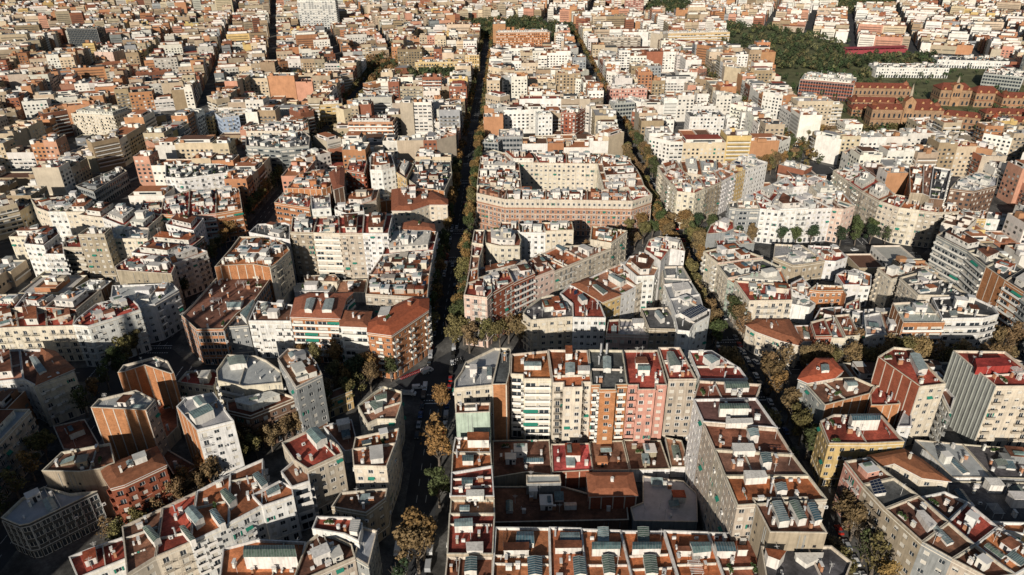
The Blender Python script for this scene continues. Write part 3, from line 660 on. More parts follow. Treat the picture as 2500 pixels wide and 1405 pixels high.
87.5,-321.8 93.8,-328.3 101.7,-327.3 96.7,-316.9|20|b N p t -|144|5|5
84.8,-282.8 91.6,-280.9 97.3,-287.9 105,-289.5 101.5,-279.7 98.2,-274.6 84.6,-277.6|18|c B p c -|145|0|1
95.5,-306.5 98.4,-315.2 109,-308.7 105.8,-298.8|18|w R p t -|146|1|2
98.4,-315.2 103.4,-325.6 115.6,-319.8 109,-308.7|18|w T p y -|146|2|2
93.1,-295.4 96.7,-304.9 106.7,-297.8 102,-293.2|17|w N p w -|147|1|1
117.4,-275.5 131.3,-275.7 130.8,-258.4 114.7,-255.7|6|c G x w -|148|1|2
131.3,-275.7 148.9,-276.9 158.5,-262.6 130.8,-258.4|6|g D x g -|148|2|2
107.4,-292.9 136.1,-296.3 148.8,-277.5 115.5,-276.1|5|g D x g -|149|1|1
105.1,-305.2 117.6,-308.8 121.7,-304.4 107,-303.8|15|w T p w -|150|1|2
117.6,-308.8 127.9,-310.9 132.2,-304.9 121.7,-304.4|15|y T p w -|150|2|2
-157.7,-53.1 -158.5,-46 -161.5,-33.5 -181,-26.2 -182,-43.5|20|o R n c -|151|0|1
-144.6,-53.4 -150.3,-29.7 -155.3,-22.7 -161.9,-32.2 -155.7,-55.6|20|w G p w -|152|0|1
-154.5,-32.1 -149.9,-26.6 -151.7,0.1 -167.7,6.9 -177.4,-3.8 -177.7,-28.7|24|o T p o F|153|0|1
-144.6,-40.5 -139.6,-35.1 -146.3,0.5 -151.1,3.9 -154.5,-8.6|27|r B x n -|154|0|1
-131.2,-9.2 -133.7,16.5 -145.9,16.8 -144.1,-2.7|27|r R b n -|155|0|1
-119.5,-6.3 -111.8,-0.3 -118.2,26.6 -132.7,27 -127.8,-6.1|28|w T p c -|156|0|1
-102.8,-13.5 -101.4,18 -111.9,25 -112.4,2.1|24|y N b y -|157|0|1
-92.6,-25.6 -76.4,-31.6 -73.7,0.5 -76.8,30.1 -103,30.9 -103.1,-7.8|22|b D p o F|158|0|1
-127.6,-41.2 -120.2,-33.5 -121.4,-14.1 -133,-16.6 -141.9,-22 -139.9,-39.6|17|c T p c -|159|0|1
-113.6,-10.4 -115.7,4.1 -126.2,4.4 -122.4,-13|8|o T x o -|160|0|1
-94.2,-62.1 -84.2,-52.5 -73,-52.8 -73.6,-43.8 -82.4,-30.1 -98.2,-19.9 -110.9,-25.2 -105.7,-61.8|21|c B p c -|161|0|1
-133,-61 -123.7,-56.4 -126.5,-46.3 -143,-48.4 -142.4,-53.5|19|w N p w -|162|0|1
-204.3,51.3 -184.4,57.3 -189.4,81.6 -198.3,96.6 -216.2,89.8 -239.9,83.3 -231.9,58.8|26|g D n g -|163|0|1
-201.5,103.8 -197.1,107.5 -204.2,131.8 -222.1,136.6 -250.4,121.2 -247.5,105.4|24|c T p c -|164|0|1
-174.3,149.4 -135.2,148.1 -134.6,164.1 -173.7,165.4|19|o T n o -|165|0|1
-393.2,834.4 -327.3,829.3 -326.3,843.3 -392.1,848.3|46|w W n w -|166|0|1
-689.2,649.5 -640.4,641.4 -637.4,659.2 -686.3,667.3|30|d D g G -|167|0|1
-150.8,451.5 -90.3,452.9 -90.6,466.9 -151.2,465.5|13|y T b y -|168|0|1
-88.3,452.3 -70.6,451.5 -69.8,467.5 -87.5,468.3|21|y R p y -|169|0|1
-43,117.6 -22.5,117.7 -22.6,139.7 -43.1,139.6|14|g G g g -|170|0|1
-57.3,110.5 -43.7,106.4 -37.9,125.5 -51.4,129.6|12|g G g c -|171|0|1
64.4,201.9 84.1,206.2 81.1,219.9 61.4,215.5|20|G G g g -|172|0|1
125.5,160.1 156,159.1 156.7,179.1 126.2,180.1|18|w D p w -|173|0|1
68.8,266.1 107.1,269.3 105.8,285.3 67.5,282.1|19|p R p r -|174|0|1
89.2,596.9 155.1,593.2 155.9,607.2 89.9,610.9|19|b D n y -|175|0|1
198.8,633.1 296.7,643.8 295,659.7 197,649|17|y G n y -|176|0|1
-51.6,623.4 26.9,625.1 26.6,640.1 -51.9,638.4|22|o G p o -|177|0|1
11.7,164.5 24.4,158.2 34.3,177.8 21.6,184.2|22|r R b r -|178|0|1
-9.1,150.1 3.5,151.9 1.6,165.7 -11,164|23|w W p w -|179|0|1
-430,179.8 -386.4,169.1 -380.2,194.4 -423.8,205.1|21|c N b c -|180|0|1
-584,517.7 -556.1,511.4 -551.3,532.9 -579.2,539.1|18|s N x s -|181|0|1
-288.7,162.7 -275.9,171.3 -289.3,191.2 -302,182.7|20|l W b l -|182|0|1
-310.8,175.7 -301.8,175.4 -301.3,191.4 -310.2,191.7|18|y T p y -|183|0|1
-212.2,207.2 -191.8,211.5 -195.9,231.1 -216.3,226.8|20|y T n y -|184|0|1
-182.6,273.4 -158.4,278.2 -163.5,303.7 -187.7,298.9|11|w N x s -|185|0|1
144.4,1008.9 155,1008.1 156.2,1024 145.7,1024.9|29|y T n y -|186|0|1
171.9,997 184.4,996 185.5,1009.9 173,1010.9|30|o T n o -|187|0|1
196.2,1014.6 230.9,1011.9 232.2,1027.8 197.4,1030.6|28|p W n r -|188|0|1
276.1,304.2 322.8,279.9 338.5,310.1 291.8,334.4|19|r G g r -|189|0|1
403,398.3 485.2,390.7 487.6,416.6 405.4,424.2|12|w D p w -|190|0|1
506.2,454.1 586.5,437.3 591.8,462.7 511.5,479.5|10|w D p w -|191|0|1
494,340.2 523.5,318.1 547.5,350.1 517.9,372.2|16|G D g g -|192|0|1
-167.5,-253.4 -159.1,-263.9 -153,-271.2 -147.9,-265 -164.5,-254.4 -184.4,-251.1|5|g N x b -|193|0|1
-173.5,-239 -165.4,-251.6 -163.5,-243.5 -171.5,-225.6 -181.4,-224.2|6|t T x b -|194|0|1
-151.2,-242.5 -139.4,-256.7 -138.8,-250.9 -145.2,-236.1 -155.8,-233.7|5|g D x b -|195|0|1
-96.3,-258.6 -91.3,-257.7 -97.3,-240.3 -107.3,-244.4|6|w N x w -|196|0|1
-201.6,-254.8 -193.1,-255.9 -189.9,-252 -202.9,-237.3 -213,-241.4|5|n T x b -|197|0|1
-112.9,-247.3 -105.7,-243.2 -110,-233.4 -118.4,-238.7|5|g N x b -|198|0|1"""
PHRASES = """at the avenue crossing, grey metal roof terrace over the mint house
with a blank brick flue wall, beside the crossing corner house
facing the sunlit courtyard, stacked balconies and a blank yellow wing
facing the red hall, with a projecting stair bay
with two steel flues on its roof, above the orange terrace
with striped awnings, above the pergola terrace
with a glazed gable lantern, between pink house and corner
white houses on the tree lined corner of the long stepped wing
in the stepped wing beside the dark hall
with two long green skylights, at the wing's lower end
with a white zigzag screen, at the bottom corner
with a blank mint wall, on the shaded avenue
along the shaded avenue beside the courtyard
of the near row behind the dark courtyard
low brown roofed hall with square rooflights
low red hall with a dark solar strip
low orange tiled terrace with a table
low brown terrace with a white pergola
long low shed with a pale grey roof
wide dark roof filling the shaded yard
brown gabled hall in the shaded yard
pale grey flat roof dotted with round vents
cluttered low terrace with laundry
on the avenue corner with pink balconies
along the diagonal avenue, north side
pink row on the central avenue
white penthouse behind the diagonal row
yellow walled house inside the wedge block
opposite the long arcaded block
white corner house with arched top windows
with a dark red V shaped roof
low house with striped awning
with a tan front and pitched skylight
corner house with solar panels
narrow house in the roof garden row
brick tower with a white flue wall
behind the diagonal avenue, south side
with tall white blank walls near the brick tower
in the long brick and stone front of the ring block
in the far side of the ring block
in the west wing of the ring block
in the east wing of the ring block
dark terraced house with pergolas on its chamfered corner
with blue grey front and a long rounded skylight
with a grey mansard and French windows
with two glazed rooflights and orange white balconies
with round glass balconies
big orange corner house under a red roof
along the central avenue in the orange corner block
gabled brick house near the curved white corner
in the tall sunlit row over the brown yard
with a blank white wall, behind the brick flank house
brick flanked house beside the dark street
low hall with a flat red roof in the yard
low grey shed in the shaded yard
low cream annex under the tall row
gabled orange brick house with shadow stripes
brick tower house with pale pilasters and shadow bands
slender white glazed house with brick flank
small cream house with a bright red roof
with a big pale grey skylight roof
brown house with long balconies by the trees
tall narrow grey fronted house with a blue terrace
low yellow villa beside the diagonal avenue trees
wedge house near the parked van crossing
on the shady avenue below the wedge house
with a sloping glazed roof and beige front
narrow balcony house with a turquoise terrace
with an orange tiled roof and white glazed galleries
with ribbed skylights along the diagonal avenue
low white house with a maroon roof
with a green glass gabled lantern
with a cream roof hut by the green lantern
with red roof and blue awning
low brown roofed house with tank on the avenue
with a blue grey deck over the avenue
dark gridded modern block with pale slab roof
red brick house with sloping brown roof
with blank tan wall behind the red brick house
in deep shade beside the dark corner
dark fronted corner house with arched attic
on the shaded west corner
big white corner house with rows of balconies
cream row under the red attic
roof cluttered house behind the cream row
with a big pale concrete roof deck
with a long blank stained wall
slim beige tower with a brown flank
with a bright yellow attic band
low shed with a bright white roof
grey white block with dark strip windows
small white house between grey block and tower
with tiered glass balconies beside the beige tower
cream fronted house with deep shaded yard
wedge house on the tree lined western corner
on the northern edge of the western block
blank white gable house near the dark street
red terraced house beside the dark street
behind the stained blank wall
with green awnings and orange terraces
jumbled white roofed house in the western block
long slab with green awnings and brick strips
long low grey modern hall
small brick house with pale terrace by the plaza
gabled hall with a bulging red roof
on the tree lined street of the studio block
low arcaded corner house behind the plane trees
low white house with slate terrace
narrow fronted house across from the red hipped roof
cornered house beside the brown tiled block
with a grey flat roof and brick chimneys
with rounded terraces on the dark corner
with huge dark sloping roof and pergola frames
with tan corner balconies facing the sports pitch
old brown factory hall with long gable
red roofed hall next to the green net pitch
boxy tan house with brick flank in the yard
small white house with blue trim in the yard
low white shed with blue gutter
white house with red band in the yard
low red roofed house in the yard
white house with brown tiles by the green net
patchwork of little roofs behind the sunny row
long terrace block with rounded balconies
stone row climbing from the round plaza
stone curved front facing the round plaza
low front past the curved stone houses
slim tall slab above the stone row
gable ended block with white vent stack
white front behind the factory hall
on the east edge of the white block
on the diagonal avenue side of the white block
yellow chamfered corner house by the roundabout trees
cream row along the diagonal avenue
cream row on the straight eastern street
inner row of the cream block
corner house with an orange hipped roof
grey fronted house cluttered with white huts
low brick walled house with white chimneys
ochre yellow house with raised attic and slatted roof
tall slab with a stepped striped brick flank
slim pale house with grey balconies beside the brick flank
massive slab with a grey corrugated flank wall
small white annex below the striped flank
in the long shaded front of the near eastern block
wide angular brown roof behind the pink front
roofs with glazed shed, behind the shaded front
small roof terrace with white hut
low sheds in the eastern courtyard
wide dark roof of the eastern courtyard
long yellow gallery in the eastern courtyard
terraced corner house with pink stepped balconies
narrow white house beside the pink steps
brick party walled house with cream terraces
rust flanked tower under a pitched roof
red roofed balcony tower by the orange yard
white tower with a blue glass stair strip
yellow house wedged beside the glass stair tower
dark glazed roof house with brick flank on the avenue
dark skylight house with red chimney walls
small orange court roof
big curved cream house with white stepped attics
low orange terrace house with planters
long curved white blue banded office block
pale terraced row behind the banded block
wide orange brick block with long balconies above the park trees
very tall white slab standing over the far rooftops
dark glass twin slab with pale green end walls
long yellow beige block behind the row of pines
yellow tower at the end of the long block
grey glass office behind the ring block
low glazed office with blank cream top
grey concrete tower on the eastern street
white office with blue attic stripe
pink and red striped apartment row
long slab of stacked balconies with a dark roof
very long yellowish slab beside the park
orange towers flanking a white dotted wall
slim red brick tower in a courtyard
slim white tower with a centre window strip
cream stepped apartment house with yellow terraces
flat peach blank wall in the hazy rooftops
pale blue apartment house
mustard house beside the pale blue one
yellow house with cream balconies by the dark street
white gable hall with a pink flank
yellow tower on the wooded hill
rust coloured tower on the wooded hill
wide red white tower on the wooded hill
rust red boxy research block with grey deck
long white hospital bar with square windows
second long white hospital bar, set behind
dark grey glazed hospital wing
low dark roofed sheds between the red brick house and the slender glazed house
low brown yard roof beside the pilastered brick tower
low dark shed by the brown house
low white annex beneath the wedge house
low brown roofed yard building beside the dark western street
low dark shed under the grey fronted house""".split('\n')
PARKS = [[tuple(map(float, q.split(','))) for q in s.split()] for s in (
"-322,430 -251,427 -235,359 -306,358", "-157,442 -81,444 -79,392 -151,386", "-110,897 12,917 90,788 71,684 -73,712 -102,777",
"267,1190 363,1160 315,925 267,911 230,959", "334,845 422,791 471,626 428,545 324,505 311,566 269,585",
"313,520 547,524 510,456 428,446 329,431 302,439", "667,1239 827,1227 710,986 597,964", "389,428 424,434 385,345 349,326",
"-208,148 -156,149 -147,94 -190,88", "-1033,1373 -956,1367 -851,1147 -922,1166", "-228,531 -176,529 -156,352 -196,354",
"437,218 487,240 440,168 406,156")]
PREC = []
for ln_ in HOUSES.strip().split('\n'):
    f = ln_.split('|'); poly = [tuple(map(float, q.split(','))) for q in f[0].split()]
    PREC.append((poly, float(f[1]), f[2].split(), PHRASES[int(f[3])], int(f[4]), int(f[5])))
BB = [(min(p[0] for p in r[0]), max(p[0] for p in r[0]), min(p[1] for p in r[0]), max(p[1] for p in r[0])) for r in PREC]
def covered(p, me=-1, pad=0, zmin=0):
    for k, r in enumerate(PREC):
        b = BB[k]
        if k != me and b[0] - pad <= p[0] <= b[1] + pad and b[2] - pad <= p[1] <= b[3] + pad and r[1] > zmin and inside(p, r[0]): return r[1]
    return 0
CX, CY = CAM[0], CAM[1]
def facing(a, b):   # does the facade a->b of a counter-clockwise footprint look towards the viewpoint
    mx, my = (a[0] + b[0]) / 2, (a[1] + b[1]) / 2; L = hypot(b[0] - a[0], b[1] - a[1]) or 1
    nx, ny = (b[1] - a[1]) / L, -(b[0] - a[0]) / L; D = hypot(CX - mx, CY - my)
    return ((CX - mx) * nx + (CY - my) * ny) / D

def facade(wall, trim, a, b, z0, z1, st, wins, bals, r, zlow):
    L = hypot(b[0] - a[0], b[1] - a[1]); e = ((b[0] - a[0]) / L, (b[1] - a[1]) / L)
    def P(u, y, z): return (a[0] + e[0] * u - e[1] * y, a[1] + e[1] * u + e[0] * y, z)
    def wq(u0, u1, q0, q1): wall.quad([P(u0, 0, q0), P(u1, 0, q0), P(u1, 0, q1), P(u0, 0, q1)], 'plaster')
    if L < 2.3: wq(0, L, z0, z1); return
    pitch = {'p': 2.9, 'b': 3.2, 'n': 4.6, 'g': 2.6, 'q': 2.9}.get(st, 3.2)
    n = max(1, int(L / pitch)); pw = L / n
    ww = {'p': 1.6, 'b': 1.65, 'n': pw * .78, 'g': pw * .86, 'q': 1.35}[st]; wh = {'p': 1.6, 'b': 2.2, 'n': 2.0, 'g': 2.0, 'q': 1.7}[st]
    if ww > pw - .5: ww = pw - .5
    base = max(zlow, z0); g0 = 4.4 if zlow < 3 else .6
    fl = max(1, int((z1 - 1.1 - base - g0) / 3.05)); fh = (z1 - 1.1 - base - g0) / fl
    rows = [(base + g0 + k * fh + (.15 if st in 'bn' else .85), wh) for k in range(fl)]
    if g0 > 4: rows.insert(0, (base + .3, 3.0))
    bcol = [r.random() < .6 for _ in range(n)]
    if n > 3 and st == 'b' and r.random() < .5: bcol = [c in (0, n - 1) or (c % 3 == 0) for c in range(n)]
    u = 0
    for c in range(n):
        uc = (c + .5) * pw; l, rr = uc - ww / 2, uc + ww / 2
        wq(u, l, z0, z1); u = rr; z = z0
        for k, (zb, h) in enumerate(rows):
            plain = st == 'b' and not bcol[c] and not (k == 0 and g0 > 4)
            q0 = zb + (.75 if plain else 0); q1 = zb + h
            wq(l, rr, z, q0); z = q1; D = .2
            wall.quad([P(l, 0, q0), P(rr, 0, q0), P(rr, D, q0), P(l, D, q0)], 'plaster')
            wall.quad([P(l, 0, q1), P(l, D, q1), P(rr, D, q1), P(rr, 0, q1)], 'plaster')
            wall.quad([P(l, 0, q0), P(l, D, q0), P(l, D, q1), P(l, 0, q1)], 'plaster')
            wall.quad([P(rr, 0, q0), P(rr, 0, q1), P(rr, D, q1), P(rr, D, q0)], 'plaster')
            t = r.random()
            kind = 0 if (st == 'g' or (k == 0 and g0 > 4)) else (4 if st == 'q' and t < .7 else 2 if t < .25 else 1 if t < .5 else 4 if t < .62 and st == 'p' else 3 if t > .97 and ww < 1.7 else 5 if t > .945 else 0)
            wins.append((P(uc, 0, q0), e, ww, q1 - q0, kind))
            if st == 'b' and bcol[c] and k > (0 if g0 > 4 else -1): bals.append((P(uc, 0, q0 - .02), e, min(pw * .92, ww + 1.3)))
        wq(l, rr, z, z1)
    wq(u, L, z0, z1)
    if st == 'n':
        for zb, h in rows[1:]: bals.append((P(L / 2, 0, zb - .02), e, L - .5))
    # string courses and cornice, 10 cm proud
    def band(q0, q1, d, m='paint', x0=0, x1=L):
        trim.box(0, 0, 0, 1, 1, 1, m, T=lambda q: P(x0 + (x1 - x0) * q[0], -d * (1 - q[1]) - .003 * q[1], q0 + (q1 - q0) * q[2]))
    band(z1 - 1.25, z1 - 1.0, .3 if st in 'bq' else .12)
    if g0 > 4 and len(rows) > 1: band(base + 3.9, base + 4.1, .18)
    if st == 'q':
        band(z1 - 4.4, z1 - 4.15, .25)
        band(z1 - 4.1, z1 - 1.3, .05) if False else None
        for c in range(0, n + 1, 3): band(base + 4.2, z1 - 4.5, .16, x0=max(0, min(L - .5, c * pw - .25)), x1=max(.5, min(L, c * pw + .25)))
        for k in range(2, len(rows), 1): band(rows[k][0] - .55, rows[k][0] - .4, .08)
    elif st in 'b':
        for k in range(2, len(rows)):
            if k % 2: band(rows[k][0] - .32, rows[k][0] - .24, .07)
    elif st == 'g':
        for c in range(n + 1): band(base + 4.2, z1 - 1.3, .22, x0=max(0, min(L - .14, c * pw - .07)), x1=max(.14, min(L, c * pw + .07)))

OFF = [0, 0]
def blank(wall, trim, a, b, z0, z1, pil):
    L = hypot(b[0] - a[0], b[1] - a[1]); e = ((b[0] - a[0]) / L, (b[1] - a[1]) / L)
    def P(u, y, z): return (a[0] + e[0] * u - e[1] * y, a[1] + e[1] * u + e[0] * y, z)
    wall.quad([P(0, 0, z0), P(L, 0, z0), P(L, 0, z1), P(0, 0, z1)], 'brick' if pil == 1 else 'plaster')
    if L > 7 and not pil and facing((a[0] + OFF[0], a[1] + OFF[1]), (b[0] + OFF[0], b[1] + OFF[1])) > 0:
        rr = random.Random(int(L * 1000)); 
        for _ in range(1 + int(L / 6)):     # downpipes, small light-well windows and vents
            u0 = rr.uniform(.5, L - 1); trim.box(0, 0, 0, 1, 1, 1, 'rib', T=lambda q: P(u0 + .14 * q[0], -.14 * (1 - q[1]) - .003, z0 + 1 + (z1 - z0 - 2) * q[2]))
            if rr.random() < .6 and z1 > 14:
                u1 = min(L - 1.2, max(.3, u0 + rr.uniform(1, 3)))
                for k in range(2, int(z1 / 3.05)):
                    if rr.random() < .75:
                        zz = k * 3.05; trim.box(0, 0, 0, 1, 1, 1, 'dark', T=lambda q: P(u1 + .7 * q[0], -.05 * (1 - q[1]) - .003, zz + .9 * q[2]))
    if pil and L > 5:
        k = max(1, round(L / (2.2 if pil == 2 else 4.2)))
        for i in range(k + 1):
            u0 = max(0, min(L - .35, L * i / k - .17)); d = .25 if pil == 2 else .1
            trim.box(0, 0, 0, 1, 1, 1, 'paint', T=lambda q: P(u0 + .35 * q[0], -d * (1 - q[1]) - .003 * q[1], z0 + (z1 - .4 - z0) * q[2]))

ORD = ['first', 'second', 'third', 'fourth', 'fifth', 'sixth', 'seventh', 'eighth']
NEAR_D = 330
STOP = ('with', 'at', 'facing', 'in', 'along', 'of', 'above', 'by', 'beside', 'behind', 'between', 'on', 'opposite')
def make_label(code, phrase, i, n, z):
    w, rf = code[0], code[1]
    if n > 1:
        if phrase.split()[0] in STOP: s = "%s %s house with %s roof %s" % (ORD[i - 1], WNAME[w], RNAME[rf], phrase)
        else: s = "%s %s roofed one: %s" % (ORD[i - 1], RNAME[rf], phrase)
    elif phrase.split()[0] in STOP: s = "%s house %s" % (WNAME[w], phrase)
    else: s = phrase
    ws = s.split(); return ' '.join(ws[:16])

def scatter(root, poly, zf, wcol, r, dens, near, roofcode, z, items=()):
    inn = inset(poly, .9)
    if area(inn) < 8: return
    xs = [p[0] for p in poly]; ys = [p[1] for p in poly]
    k = max(range(len(poly)), key=lambda i: hypot(poly[i][0] - poly[i - 1][0], poly[i][1] - poly[i - 1][1]))
    ang = atan2(poly[k][1] - poly[k - 1][1], poly[k][0] - poly[k - 1][0])
    A = area(poly); placed = []
    for it in items:
        q = it[2]; mx = sum(p[0] for p in q) / len(q); my = sum(p[1] for p in q) / len(q)
        e = max(((q[i], q[i - 1]) for i in range(len(q))), key=lambda t: hypot(t[0][0] - t[1][0], t[0][1] - t[1][1]))
        Lm = hypot(e[0][0] - e[1][0], e[0][1] - e[1][1]); rr_ = abs(area(q)) / max(Lm, 1) / 2 + .3
        for t in (-.4, -.2, 0, .2, .4): placed.append((mx + (e[0][0] - e[1][0]) * t, my + (e[0][1] - e[1][1]) * t, rr_))
    want = []
    nh = max(1, int(A / 95 * dens + r.random()))
    if items: nh = 0; dens *= .6
    want += ['stair_hut'] * nh + ['skylight'] * max(1 if A > 60 and not items else 0, 0 if items else int(A / 120 * dens + r.random()))
    want += ['chimney'] * int(A / 60 * dens + r.random() * 1.5)
    ex = ['antenna', 'satellite_dish', 'cooling_unit', 'cooling_unit', 'planter', 'pergola', 'washing_line', 'vent_pipe', 'water_tank', 'solar_panel']
    wts = [4, 2, 3, 2, 2, .7, .8, 1.2, .6, .4]
    want += r.choices(ex, wts, k=int(A / 45 * dens + 1))
    ox, oy = root.location.x, root.location.y
    whitish = r.random() < .6
    for nm in want:
        me, hw, hd = r.choice(LIBS[nm])
        for _ in range(14):
            x, y = r.uniform(min(xs), max(xs)), r.uniform(min(ys), max(ys)); rot = ang + r.choice((0, pi / 2, pi, -pi / 2))
            c, s_ = cos(rot), sin(rot)
            cs = [(x + c * dx - s_ * dy, y + s_ * dx + c * dy) for dx in (-hw, 0, hw) for dy in (-hd, 0, hd)]
            if not all(inside(q, inn) for q in cs): continue
            rad = max(hw, hd) * .8
            if any(hypot(x - q[0], y - q[1]) < rad + q[2] for q in placed): continue
            placed.append((x, y, rad))
            col = jit((.78, .74, .67), .08, r) if (whitish or r.random() < .4) else jit(wcol, .08, r)
            if nm == 'chimney' and r.random() < .4: col = (.5, .25, .14)
            if nm in ('vent_pipe',): col = (.5, .5, .5)
            put(nm, me, root, (x - ox, y - oy, zf), rot, color=col, sc=(1, 1, r.uniform(.85, 1.15)))
            break

